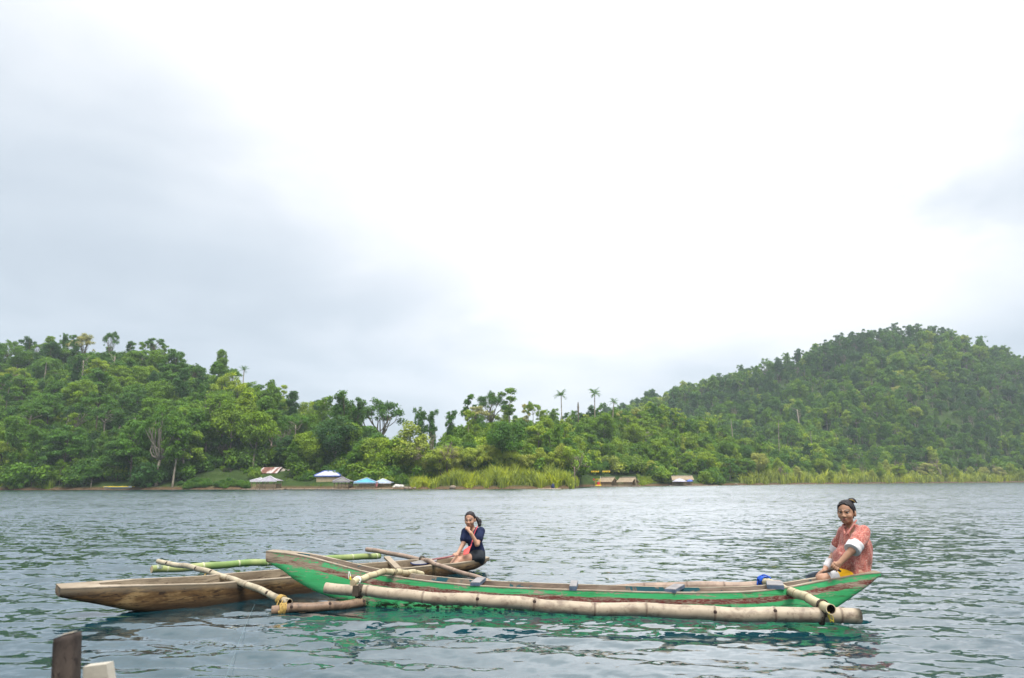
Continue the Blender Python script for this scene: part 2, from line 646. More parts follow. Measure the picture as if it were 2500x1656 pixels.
def leaves(r, lobes, n, size, flat=0.45, shell=(0.72, 1.06), aspect=0.62, up=0.28):
    """leaf sprays on the skins of the lobes; returns verts, faces, var"""
    L = np.array(lobes, float)
    area = (L[:, 3] * L[:, 4] + L[:, 3] * L[:, 5] + L[:, 4] * L[:, 5])
    idx = r.choice(len(L), n, p=area / area.sum())
    d = r.normal(size=(n, 3))
    d[:, 2] += up
    d /= np.linalg.norm(d, axis=1)[:, None]
    rad = r.uniform(*shell, n) ** 0.8
    # lobed, bitten outline
    bump = 1 + 0.16 * np.sin(3.1 * d[:, 0] * 2 + idx) * np.sin(2.7 * d[:, 1] * 2 + 2 * idx) + 0.10 * np.sin(7 * d[:, 2] + 3 * idx)
    c = L[idx, :3] + d * L[idx, 3:6] * (rad * bump)[:, None]
    nrm = d * (1 - flat) + np.array([0, 0, 1.0]) * flat + r.normal(0, 0.42, (n, 3))
    nrm /= np.linalg.norm(nrm, axis=1)[:, None]
    a = np.cross(nrm, r.normal(size=(n, 3)))
    a /= np.linalg.norm(a, axis=1)[:, None]
    b = np.cross(nrm, a)
    s = size * r.uniform(0.6, 1.45, n)[:, None]
    A, B = a * s, b * s * aspect
    droop = -np.array([0, 0, 1.0]) * s * 0.18
    v = np.stack([c - A * 0.5 + droop, c - B * 0.5 + A * 0.05, c + A * 0.5 + droop, c + B * 0.5 + A * 0.05], 1).reshape(-1, 3)
    lobe_v = r.uniform(0.2, 0.8, len(L))
    var = np.clip(lobe_v[idx] * 0.55 + r.uniform(0, 0.5, n), 0, 1)
    f = (np.arange(n)[:, None] * 4 + np.arange(4)[None, :])
    return v, f, np.repeat(var, 4)


def crown_mesh(name, parts):
    vs, fs, va, b = [], [], [], 0
    for v, f, a in parts:
        vs.append(v)
        fs.append(f + b)
        va.append(a)
        b += len(v)
    return mesh_from(np.vstack(vs).tolist(), np.vstack(fs).tolist(), name, False, {'var': np.concatenate(va)})


def limb(mb, r, a, b, r0, r1, bend=0.12, n=5, seg=6):
    a, b = np.array(a, float), np.array(b, float)
    L = np.linalg.norm(b - a)
    o = r.normal(0, bend * L, 3)
    o2 = r.normal(0, bend * L * 0.4, 3)
    pts = []
    for i in range(n + 1):
        t = i / n
        pts.append(a + (b - a) * t + o * math.sin(math.pi * t) * 0.6 + o2 * math.sin(2 * math.pi * t))
    mb.tube(pts, [r0 + (r1 - r0) * (i / n) for i in range(n + 1)], seg)
    return pts


def ellipsoid_lobes(r, n, c, rad, lr, jitter=0.25, flat=0.8):
    out = []
    for i in range(n):
        d = r.normal(size=3)
        d /= np.linalg.norm(d)
        q = r.uniform(0.45, 1.0) ** 0.6
        p = np.array(c) + d * np.array(rad) * q
        s = r.uniform(*lr)
        out.append((*p, s * r.uniform(0.85, 1.25), s * r.uniform(0.85, 1.25), s * flat * r.uniform(0.8, 1.1)))
    return out


PROTO = {}


def proto(kind, seed, lod=1.0):
    """returns (trunk mesh, crown mesh) of a tree of about real size"""
    key = (kind, seed, lod)
    if key in PROTO:
        return PROTO[key]
    r = np.random.default_rng(1000 + seed * 17 + sum(map(ord, kind)))
    mb = MB()
    n_l, sz = 5600, 0.38
    if kind == 'round':
        lobes = ellipsoid_lobes(r, 38, (0, 0, 7.4), (3.3, 3.3, 2.9), (0.65, 1.35))
        h, r0 = 6.5, 0.22
    elif kind == 'tall':
        lobes = ellipsoid_lobes(r, 36, (0, 0, 9.6), (2.0, 2.0, 4.4), (0.55, 1.1), flat=0.9)
        h, r0 = 10.0, 0.20
    elif kind == 'umbrella':
        lobes = []
        for i in range(34):
            a, q = r.uniform(0, 6.28), math.sqrt(r.uniform(0.05, 1))
            s = r.uniform(0.45, 0.95)
            lobes.append((4.0 * q * math.cos(a), 4.0 * q * math.sin(a), 10.6 - 2.0 * q * q + r.uniform(-0.6, 0.6), s, s, s * 0.5))
        h, r0, n_l, sz = 8.5, 0.22, 3600, 0.32
    elif kind == 'layered':
        lobes = []
        for i in range(36):
            a, q = r.uniform(0, 6.28), math.sqrt(r.uniform(0.05, 1))
            s = r.uniform(0.6, 1.2)
            zz = r.uniform(0, 1)
            lobes.append(((3.7 - 1.2 * zz) * q * math.cos(a), (3.7 - 1.2 * zz) * q * math.sin(a), 4.5 + 5.0 * zz - 0.8 * q * q, s * 1.1, s * 1.1, s * 0.5))
        h, r0 = 7.5, 0.22
    elif kind == 'vine':
        lobes = []
        for i in range(34):
            q = i / 33
            s = r.uniform(0.45, 0.95) * (1.1 - 0.25 * q)
            lobes.append((r.normal(0, 0.6), r.normal(0, 0.6), 0.9 + 10.5 * q, s, s, s * 1.25))
        for i in range(14):
            a = r.uniform(0, 6.28)
            s = r.uniform(0.4, 0.85)
            w = r.uniform(0.5, 2.6)
            lobes.append((w * math.cos(a), w * math.sin(a), 10.2 + r.uniform(-2.0, 2.6), s, s, s * 0.75))
        h, r0 = 11.5, 0.26
    elif kind == 'feather':
        lobes = ellipsoid_lobes(r, 26, (0, 0, 5.6), (2.1, 2.1, 3.6), (0.55, 1.0), flat=1.1)
        h, r0, n_l, sz = 6.5, 0.13, 5200, 0.34
    elif kind == 'clump':
        lobes = []
        for i in range(36):
            a = i * 2.4 + r.uniform(-0.4, 0.4)
            q = r.uniform(0.2, 1.0)
            s = r.uniform(0.42, 0.95)
            lobes.append((4.6 * q * math.cos(a), 4.6 * q * math.sin(a), 8.2 + 4.6 * (1 - q * q) * r.uniform(0.4, 1.0) + r.uniform(-0.8, 0.6), s * 1.15, s * 1.15, s * 0.8))
        h, r0, n_l, sz = 7.5, 0.34, 4600, 0.32
    elif kind == 'spindly':
        lobes = []
        for i in range(9):
            a = r.uniform(0, 6.28)
            q = r.uniform(0.2, 1)
            s = r.uniform(0.5, 1.0)
            lobes.append((1.7 * q * math.cos(a), 1.7 * q * math.sin(a), 6.5 + 5.2 * (i / 8), s, s, s * 0.7))
        h, r0, n_l, sz = 11, 0.16, 1500, 0.40
    elif kind == 'bush':
        lobes = ellipsoid_lobes(r, 14, (0, 0, 1.5), (1.8, 1.8, 1.1), (0.6, 1.1))
        h, r0, n_l, sz = 1.6, 0.08, 2200, 0.36
    n_l = int(n_l * lod)
    sz = sz / math.sqrt(lod) * (0.92 if lod < 1 else 1)
    if kind == 'clump':
        fork = (0.2, 0, h * 0.55)
        limb(mb, r, (0, 0, -0.6), fork, r0, r0 * 0.75, 0.03)
        for l in lobes[::2]:
            p = np.array(l[:3])
            limb(mb, r, fork, p, r0 * 0.38, 0.05, 0.13)
    else:
        top = (r.normal(0, 0.2), r.normal(0, 0.2), h)
        pts = limb(mb, r, (0, 0, -0.6), top, r0, r0 * 0.45, 0.025, 7, 7)
        for l in lobes[::3]:
            k = min(range(len(pts)), key=lambda i: abs(pts[i][2] - (l[2] - 1.6)))
            limb(mb, r, pts[k], l[:3], r0 * 0.32, 0.035, 0.1, 4, 5)
    tr = mb.mesh('trunk', True)
    cr = crown_mesh('crown', [leaves(r, lobes, n_l, sz, up=0.35, shell=(0.30, 1.30) if kind in ('clump', 'umbrella', 'spindly', 'vine') else (0.55, 1.2))])
    cr.materials.append(LEAF)
    PROTO[key] = (tr, cr)
    return PROTO[key]


def bare_mesh(seed, h=8.0, spread=0.5, depth=4, r0=0.14):
    r = np.random.default_rng(seed)
    mb = MB()

    def grow(p, d, L, rad, k):
        q = p + d * L
        limb(mb, r, p, q, rad, rad * 0.62, 0.07, 3, 5 if k > 1 else 3)
        if k == 0:
            return
        for i in range(int(r.integers(3, 5))):
            nd = d + r.normal(0, spread, 3)
            nd[2] += 0.15
            nd /= np.linalg.norm(nd)
            s = p + d * L * r.uniform(0.45, 1.0)
            grow(s, nd, L * r.uniform(0.5, 0.75), max(rad * 0.5, 0.028), k - 1)
    grow(np.array([0, 0, -0.4]), np.array([0, 0, 1.0]), h * 0.42, r0, depth)
    return mb.mesh('branches', True)


def palm_meshes(seed, h, fr_len=2.4, nf=17, up=0.5):
    r = np.random.default_rng(seed)
    mb = MB()
    lean = r.normal(0, 0.03, 2)
    pts = [(lean[0] * h * t * t, lean[1] * h * t * t, -0.6 + (h + 0.6) * t) for t in np.linspace(0, 1, 9)]
    mb.tube(pts, [0.19 - 0.07 * t for t in np.linspace(0, 1, 9)], 8)
    tr = mb.mesh('trunk', True)
    top = np.array(pts[-1])
    vs, fs, va = [], [], []
    for i in range(nf):
        a = i * 2.399 + r.uniform(-0.2, 0.2)
        el = r.uniform(-0.25, 1.25) if i > 2 else 1.3
        d = np.array([math.cos(a), math.sin(a), 0])
        side = np.array([-math.sin(a), math.cos(a), 0])
        L = fr_len * r.uniform(0.8, 1.1)
        prev = None
        n = 12
        tone = r.uniform(0.2, 0.8)
        for k in range(n + 1):
            t = k / n
            ang = el - 1.35 * t * t
            if prev is None:
                p = top.copy()
            else:
                p = prev + (d * math.cos(ang) + np.array([0, 0, 1]) * math.sin(ang)) * L / n
            if prev is not None:
                ll = 0.62 * fr_len / 2.4 * math.sin(math.pi * min(0.97, 0.12 + 0.85 * t)) + 0.1
                for sgn in (-1, 1):
                    tip = p + side * sgn * ll * 0.85 + d * ll * 0.35 - np.array([0, 0, ll * 0.38])
                    w = (p - prev) * 0.62
                    b = len(vs)
                    vs += [prev, prev + w, tip + w * 0.2, tip]
                    fs.append((b, b + 1, b + 2, b + 3))
                    va += [tone + r.uniform(-0.15, 0.15)] * 4
            prev = p
    cr = mesh_from(vs, fs, 'fronds', False, {'var': va})
    return tr, cr


TREE_COUNT = [0]


def place_tree(name, label, group, x, y, z, meshes, scale=1.0, rz=0.0, tint=0.4, bark_mat=None, cat='tree', sz=None, tilt=(0, 0), crown='crown', leafm=None):
    o = thing(name, label, cat, (x, y, z), rz, group)
    o.rotation_euler = (tilt[0], tilt[1], rz)
    o.scale = (scale, scale, (sz or scale))
    tr, cr = meshes
    if tr is not None:
        t = link('trunk', tr, None, o)
        if not tr.materials:
            tr.materials.append(bark_mat or BARK)
        elif bark_mat and tr.materials[0] != bark_mat:
            t.material_slots[0].link = 'OBJECT'
            t.material_slots[0].material = bark_mat
    if cr is not None:
        c = link(crown, cr, None, o)
        if not cr.materials:
            cr.materials.append(leafm or LEAF)
        c['tint'] = float(tint)
    TREE_COUNT[0] += 1
    return o


KINDS_ = ['round', 'tall', 'umbrella', 'layered', 'vine', 'feather', 'clump', 'spindly']
FORM = {'round': 'round-crowned tree', 'tall': 'tall narrow tree', 'umbrella': 'flat-topped tree', 'layered': 'tree with layered boughs', 'vine': 'vine-wrapped column of a tree',
        'feather': 'feathery light-leaved tree', 'clump': 'open-limbed tree with leaf clumps', 'spindly': 'thin sparse tree'}


def tone(t):
    return 'dark green' if t < 0.25 else 'deep green' if t < 0.42 else 'mid green' if t < 0.6 else 'bright green' if t < 0.78 else 'yellow-green'


def where(px, q):
    if px < 480:
        a = 'of the left hill'
    elif px < 900:
        a = 'behind the lawn and huts'
    elif px < 1420:
        a = 'above the tall reed bed'
    else:
        a = 'around the thatched huts'
    b = 'at the foot' if q < 0.2 else 'low on the slope' if q < 0.45 else 'halfway up the slope' if q < 0.75 else 'near the crest'
    return b + ' ' + a


def clearing(px, dY):
    """open places along the shore: lawn with huts, landing of the thatched huts"""
    if 440 < px < 1010 and dY < np.interp(px, [440, 470, 520, 615, 630, 705, 722, 780, 900, 1010], [2, 8, 12, 12, 15, 15, 8, 9, 4, 4]):
        return True
    if 1400 < px < 1580 and dY < 8:
        return True
    if 1630 < px < 1715 and dY < 10:
        return True
    if 950 < px < 1405 and dY < 10:
        return True
    return False


def build_forest():
    r = np.random.default_rng(42)
    taken = []
    cand = []
    tries = 0
    while len(cand) < 296 and tries < 60000:
        tries += 1
        u = r.uniform(-0.80, 0.36)
        px = 1250 + 1703 * u
        sh = float(interp(SHORE, px))
        cr = float(np.interp(px, [c[0] for c in CREST], [c[2] for c in CREST]))
        q = r.uniform(0, 1.06) ** 1.1
        Y = sh + 3.5 + (cr - sh) * q
        if clearing(px, Y - sh):
            continue
        if q > 0.45 and any(abs(px - c) < 20 for c in (573, 1373, 1414, 1455, 1498)):
            continue
        x = u * Y
        dmin = 4.9 if px < 1000 else 5.2
        if any((x - a) ** 2 + (Y - b) ** 2 < dmin * dmin for a, b in taken):
            continue
        taken.append((x, Y))
        cand.append((x, Y, px, q))
    for x, Y, px, q in cand:
        left = px < 900
        if q > 0.9:
            k = r.choice(['clump', 'spindly', 'round', 'umbrella', 'tall', 'vine'], p=[.16, .36, .10, .14, .12, .12])
        elif left:
            k = r.choice(KINDS_, p=[.22, .12, .10, .20, .12, .08, .04, .12])
        else:
            k = r.choice(KINDS_, p=[.24, .10, .06, .20, .12, .16, .02, .10])
        seed = int(r.integers(0, 3))
        tint = float(np.clip(r.normal(0.38 if left else 0.55, 0.22), 0.02, 0.98))
        s = r.uniform(0.52, 1.10) * (0.86 if k in ('vine', 'spindly', 'tall') and q < 0.9 else 1.0)
        if px > 1000:
            s *= 0.85
        if q > 0.8:
            s *= 0.80
        if 930 < px < 1085:
            s *= 0.62
        if q < 0.15 and 1560 < px:
            s *= 0.8
        lab = f"{tone(tint)} {FORM[k]} {where(px, q)}"
        z = float(land_z(x, Y))
        place_tree('forest_tree', lab, 'forest trees ' + where(px, q), x, Y, z - 0.1, proto(k, seed), s, r.uniform(0, 6.28), tint,
                   BARK_PALE if r.random() < 0.35 or k == 'spindly' else BARK, sz=s * (1.2 if k == 'spindly' and q < 0.8 else 1.0) * r.uniform(0.88, 1.15))
    return taken


FOREST_AT = build_forest()


# ------------------------------------------------------------------ masses nobody could count: understorey, the far wood
PCOL = bpy.data.collections.new('plant_library')


def library(name, tr, cr):
    """trunk and crown as one mesh for scattering"""
    v = [tuple(x.co) for x in tr.vertices] + [tuple(x.co) for x in cr.vertices]
    b = len(tr.vertices)
    f = [tuple(p.vertices) for p in tr.polygons] + [tuple(i + b for i in p.vertices) for p in cr.polygons]
    var = np.zeros(len(cr.vertices), np.float32)
    cr.attributes['var'].data.foreach_get('value', var)
    me = mesh_from(v, f, name, False, {'var': np.concatenate([np.zeros(b, np.float32), var])})
    me.materials.append(BARK_PALE)
    me.materials.append(LEAF)
    mi = np.zeros(len(me.polygons), np.int32)
    mi[len(tr.polygons):] = 1
    me.polygons.foreach_set('material_index', mi)
    o = bpy.data.objects.new(name, me)
    PCOL.objects.link(o)
    return o


def scatter(name, pts, rot, scl, pid, tint, label, coll):
    me = bpy.data.meshes.new(name)
    me.from_pydata([tuple(p) for p in pts], [], [])
    for nm, dat, ty in (('rotz', rot, 'FLOAT'), ('scl', scl, 'FLOAT'), ('pid', pid, 'INT'), ('tint', tint, 'FLOAT')):
        a = me.attributes.new(nm, ty, 'POINT')
        a.data.foreach_set('value', np.asarray(dat, np.int32 if ty == 'INT' else np.float32))
    o = link(name, me)
    ng = bpy.data.node_groups.new(name + '_scatter', 'GeometryNodeTree')
    ng.interface.new_socket('Geometry', in_out='INPUT', socket_type='NodeSocketGeometry')
    ng.interface.new_socket('Geometry', in_out='OUTPUT', socket_type='NodeSocketGeometry')
    n = ng.nodes
    gi, go = n.new('NodeGroupInput'), n.new('NodeGroupOutput')
    ci = n.new('GeometryNodeCollectionInfo')
    ci.inputs['Collection'].default_value = coll
    ci.inputs['Separate Children'].default_value = True
    ci.inputs['Reset Children'].default_value = True
    ip = n.new('GeometryNodeInstanceOnPoints')
    ip.inputs['Pick Instance'].default_value = True

    def na(nm, ty):
        a = n.new('GeometryNodeInputNamedAttribute')
        a.data_type = ty
        a.inputs['Name'].default_value = nm
        return a.outputs['Attribute']
    cx = n.new('ShaderNodeCombineXYZ')
    ng.links.new(na('rotz', 'FLOAT'), cx.inputs[2])
    e2r = n.new('FunctionNodeEulerToRotation')
    ng.links.new(cx.outputs[0], e2r.inputs[0])
    ng.links.new(gi.outputs[0], ip.inputs['Points'])
    ng.links.new(ci.outputs[0], ip.inputs['Instance'])
    ng.links.new(na('pid', 'INT'), ip.inputs['Instance Index'])
    ng.links.new(e2r.outputs[0], ip.inputs['Rotation'])
    ng.links.new(na('scl', 'FLOAT'), ip.inputs['Scale'])
    ng.links.new(ip.outputs[0], go.inputs[0])
    md = o.modifiers.new('scatter', 'NODES')
    md.node_group = ng
    tag(o, label, None, None, 'stuff')
    return o


def px_x(px, Y):
    return (px - 1250) / 1703.0 * Y


def build_masses():
    r = np.random.default_rng(5)
    near = bpy.data.collections.new('understorey_library')
    fars = bpy.data.collections.new('far_wood_library')
    names_n = []
    for i in range(3):
        o = library('a_shrub_%d' % i, *proto('bush', i))
        PCOL.objects.unlink(o)
        near.objects.link(o)
    for i, k in enumerate(('feather', 'layered')):
        o = library('b_small_%d' % i, *proto(k, 5, 0.6))
        PCOL.objects.unlink(o)
        near.objects.link(o)
    fk = ['round', 'layered', 'tall', 'vine', 'umbrella', 'spindly', 'clump', 'feather']
    for i, k in enumerate(fk):
        o = library('c_far_%d' % i, *proto(k, 8 + i, 0.42))
        PCOL.objects.unlink(o)
        fars.objects.link(o)
    # understorey of the near hills
    pts, rot, scl, pid, tint = [], [], [], [], []
    n = 0
    while n < 2600:
        u = r.uniform(-0.85, 0.55)
        px = 1250 + 1703 * u
        sh = float(interp(SHORE, px))
        cr = float(np.interp(px, [c[0] for c in CREST], [c[2] for c in CREST]))
        q = r.uniform(0, 1.15)
        Y = sh + 1.0 + (cr - sh) * q
        if clearing(px, Y - sh) or (px > 1780 and Y - sh < 17):
            continue
        x = u * Y
        pts.append((x, Y, float(land_z(x, Y)) - 0.2))
        rot.append(r.uniform(0, 6.28))
        small = r.random() < 0.25
        pid.append(int(r.integers(3, 5)) if small else int(r.integers(0, 3)))
        scl.append(r.uniform(0.28, 0.55) if small else r.uniform(0.7, 1.5))
        tint.append(float(np.clip(r.normal(0.32 if px < 900 else 0.48, 0.16), 0.02, 0.98)))
        n += 1
    for i in range(230):
        px = r.uniform(436, 1000)
        sh = float(interp(SHORE, px))
        if px < 605:
            dY = r.uniform(0.5, 2.6) if r.random() < 0.7 else r.uniform(9, 14)
            tn = r.normal(0.30, 0.12)
            sz = r.uniform(0.22, 0.42)
        else:
            dY = r.uniform(5.5, 12)
            tn = r.normal(0.52, 0.16)
            sz = r.uniform(0.3, 0.7)
            if 626 < px < 722 and dY < 14:
                continue
            if 765 < px < 845 and dY < 12:
                continue
        Y = sh + dY
        pts.append((px_x(px, Y), Y, float(land_z(px_x(px, Y), Y)) - 0.15))
        rot.append(r.uniform(0, 6.28))
        pid.append(int(r.integers(0, 3)))
        scl.append(sz)
        tint.append(float(np.clip(tn, 0.02, 0.98)))
    scatter('undergrowth', pts, rot, scl, pid, tint, 'green undergrowth and shrubs covering the wooded slopes', near)
    # the far wood
    pts, rot, scl, pid, tint = [], [], [], [], []
    n = 0
    while n < 5600:
        Y = r.uniform(170, 470)
        u = r.uniform(0.0, 0.86)
        px = 1250 + 1703 * u
        sh = float(interp(SHORE, px))
        f0 = max(sh + 16, 200 if px < 2100 else 230)
        if Y < f0:
            continue
        cr = float(np.interp(px, [c[0] for c in CREST], [c[2] for c in CREST]))
        if px < 1900 and Y < cr - 5:
            continue
        if r.random() > (Y / 470.0):
            continue
        x = u * Y
        top = Y > 400
        big = float(hnoise(np.array([x]), np.array([Y]), 1.6, 8)[0])
        k = int(r.choice(8, p=[.02, .02, .12, .24, .08, .36, .16, 0]) if Y > 408 and r.random() < 0.65 else r.choice(8, p=[.22, .10, .14, .16, .06, .14, .04, .14]))
        pts.append((x, Y, float(land_z(x, Y)) - 0.3))
        rot.append(r.uniform(0, 6.28))
        scl.append(r.uniform(0.36, 0.9) * (1.12 if top else 1.0 + 0.16 * np.clip(big, -1.5, 1.5)) * (r.uniform(0.9, 1.35) if k in (2, 3, 5, 6) and top else 1.0))
        pid.append(k)
        base = 0.47 - 0.24 * min(1, max(0, (Y - 250) / 120))
        tint.append(float(np.clip(r.normal(base + 0.07 * big, 0.20), 0.02, 0.95)))
        n += 1
    scatter('far_forest', pts, rot, scl, pid, tint, 'dense far-off forest covering the tall hill on the right', fars)


build_masses()
# ------------------------------------------------------------------ reeds and grass at the waterside
def blades(name, label, n, pxr, depth, hfun, wid, tint_mu, seed):
    r = np.random.default_rng(seed)
    px = r.uniform(*pxr, n)
    sh = interp(SHORE, px)
    Y = sh + 0.2 + 0.9 * (1 + np.sin(px * 0.11 + 2 * np.sin(px * 0.037))) + depth(px) * r.uniform(0, 1, n) ** 0.9
    x = (px - 1250) / 1703 * Y
    z = np.maximum(land_z(x, Y), 0.0) - 0.15
    # clumps
    cl = 0.72 + 0.28 * np.sin(x * 1.3 + 2 * np.sin(Y * 0.9)) * np.sin(Y * 1.1 + x * 0.6) + 0.18 * np.sin(x * 4.1)
    tuft = 0.78 + 0.34 * np.sin(x * 0.83 + 1.7 * np.sin(Y * 0.41 + x * 0.3)) * np.sin(Y * 0.7 + 0.5 * x)
    h = hfun(px) * np.clip(cl * tuft, 0.25, 1.25) * r.uniform(0.5, 1.15, n)
    a = r.uniform(0, 6.28, n)
    lean = r.uniform(0.05, 0.62, n) * h
    dx, dy = np.cos(a) * lean, np.sin(a) * lean
    b = r.uniform(0, 6.28, n)
    w = wid * r.uniform(0.6, 1.4, n)
    wx, wy = np.cos(b) * w / 2, np.sin(b) * w / 2
    base = np.stack([x, Y, z], 1)
    ww = np.stack([wx, wy, np.zeros(n)], 1)
    m1 = base + np.stack([dx * 0.22, dy * 0.22, h * 0.55], 1)
    m2 = base + np.stack([dx, dy, h * (1 - 0.12 * lean / np.maximum(h, .1))], 1)
    v = np.stack([base - ww * 0.7, base + ww * 0.7, m1 + ww, m1 - ww, m2], 1).reshape(-1, 3)
    i = np.arange(n)[:, None] * 5
    f = [tuple(q) for q in (i + np.array([0, 1, 2, 3])).tolist()] + [tuple(q) for q in (i + np.array([3, 2, 4])).tolist()]
    var = np.repeat(np.clip(0.5 + 0.35 * np.sin(x * 0.7) * np.sin(Y * 0.5 + x * 0.21) + r.uniform(-0.4, 0.4, n), 0, 1), 5)
    o = link(name, mesh_from(v.tolist(), f, name, False, {'var': var}), REEDM)
    o['tint'] = tint_mu
    return tag(o, label, None, None, 'stuff')


blades('reed_bed', 'tall yellow-green reeds standing in the shallows between the hut clusters', 15000, (1000, 1412), lambda p: np.interp(p, [985, 1100, 1300, 1412], [4, 9, 9, 3]),
       lambda p: np.interp(p, [985, 1050, 1150, 1250, 1380, 1412], [1.4, 2.4, 3.1, 3.1, 2.9, 1.4]), 0.20, 0.50, 21)
blades('marsh_grass', 'pale green marsh grass along the shore below the tall hill', 21000, (1805, 2620), lambda p: np.interp(p, [1805, 1900, 2620], [4, 12, 14]),
       lambda p: np.interp(p, [1805, 1850, 2100, 2620], [2.6, 4.2, 4.2, 4.4]), 0.32, 0.55, 22)
blades('bank_grass', 'grass growing on the bank between the thatched huts and the far pavilion', 3500, (1556, 1640), lambda p: np.full_like(p, 5.0), lambda p: np.full_like(p, 1.3), 0.13, 0.25, 23)
blades('lawn_grass', 'short grass of the lawn beside the huts', 9000, (430, 960), lambda p: np.interp(p, [430, 520, 640, 960], [10, 17, 17, 10]), lambda p: np.full_like(p, 0.30), 0.16, 0.0, 24)
blades('shore_weeds', 'bright weeds at the water edge below the left hill', 2600, (-40, 135), lambda p: np.full_like(p, 2.0), lambda p: np.interp(p, [-40, 60, 90, 135], [0.8, 1.4, 2.0, 2.0]), 0.14, 0.15, 25)


NTH = ['first', 'second', 'third', 'fourth', 'fifth', 'sixth', 'seventh', 'eighth', 'ninth', 'tenth', 'eleventh', 'twelfth', 'thirteenth', 'fourteenth', 'fifteenth', 'sixteenth', 'seventeenth', 'eighteenth', 'nineteenth', 'twentieth',
       'twenty-first', 'twenty-second', 'twenty-third', 'twenty-fourth']


def waterside_trees():
    r = np.random.default_rng(77)
    # pale shrubs and dry trees rising from the marsh
    marsh = [1838, 1868, 1905, 1945, 1985, 2030, 2062, 2090, 2128, 2165, 2196, 2228, 2262, 2290, 2335, 2372, 2405, 2440, 2470, 2496, 2010, 2150, 2310]
    for i, px in enumerate(marsh):
        sh = float(interp(SHORE, px))
        Y = sh + r.uniform(2.5, 13)
        x = (px - 1250) / 1703 * Y
        t = r.uniform(0.72, 0.97)
        k = r.choice(['feather', 'round', 'layered'], p=[.6, .2, .2])
        rank = sorted(marsh).index(px)
        place_tree('marsh_shrub', f"{tone(t)} {'slender feathery' if k == 'feather' else 'bushy'} shrub in the marsh, {NTH[rank]} shrub from the left", 'shrubs in the marsh', x, Y, float(land_z(x, Y)) - 0.1, proto(k, int(r.integers(0, 3))),
                   r.uniform(0.42, 0.80), r.uniform(0, 6.28), t, BARK, cat='shrub')
    for i, px in enumerate([1040, 1062, 1098, 1118, 1160, 1184, 1215, 1248, 1282, 1316, 1350, 1378]):
        Y = float(interp(SHORE, px)) + r.uniform(7.5, 11)
        x = (px - 1250) / 1703 * Y
        t = r.uniform(0.70, 0.92)
        k = 'feather' if i % 3 == 0 else 'round'
        place_tree('waterside_shrub', f"{tone(t)} {'slender' if k == 'feather' else 'bushy'} shrub behind the tall reed bed, {NTH[i]} from the left", 'shrubs behind the reed bed', x, Y, float(land_z(x, Y)) - 0.1,
                   proto(k, i % 3), r.uniform(0.40, 0.58) * (1.15 if px < 1120 else 1.0), r.uniform(0, 6.28), t, BARK, cat='shrub')
    dry = [(2195, 9.5, 6), (2245, 8.5, 12), (2298, 11.5, 3), (2100, 7.5, 12), (2372, 8, 14), (2435, 8.5, 12), (2150, 8.0, 15), (1820, 5, 20), (1905, 6, 6), (2330, 7, 15)]
    for i, (px, h, dy) in enumerate(dry):
        Y = float(interp(SHORE, px)) + dy
        x = (px - 1250) / 1703 * Y
        me = bare_mesh(300 + i, h, 0.42, 4, 0.16)
        rank = sorted(d[0] for d in dry).index(px)
        lab = 'tallest leafless grey-brown tree rising from the marsh' if px == 2298 else f'leafless grey-brown tree in the marsh, {NTH[rank]} from the left of the leafless ones'
        o = thing('dry_tree', lab, 'tree', (x, Y, float(land_z(x, Y))), 0.0, 'leafless trees in the marsh')
        link('branches', me, BARK_DEAD, o)
    for i, (px, py, h, lab) in enumerate([(1058, 1150, 13.0, 'large leafless grey-brown tree behind the reed bed'), (1090, 1150, 9.5, 'smaller leafless tree at the left end of the reed bed'),
                                          (1402, 1160, 9.0, 'thin leafless tree at the tip of the reed bed'), (655, 1100, 10.0, 'leafless branching tree above the rusty-roofed house'),
                                          (430, 1000, 9.0, 'bare pale tree among the dark trees of the left hill')]):
        Y = float(interp(SHORE, px)) + (12, 8, 1.5, 20, 34)[i]
        x = (px - 1250) / 1703 * Y
        o = thing('dry_tree', lab, 'tree', (x, Y, float(land_z(x, Y))), 0.7 * i)
        link('branches', bare_mesh(330 + i, h, 0.5, 4, 0.17), BARK_DEAD, o)


waterside_trees()


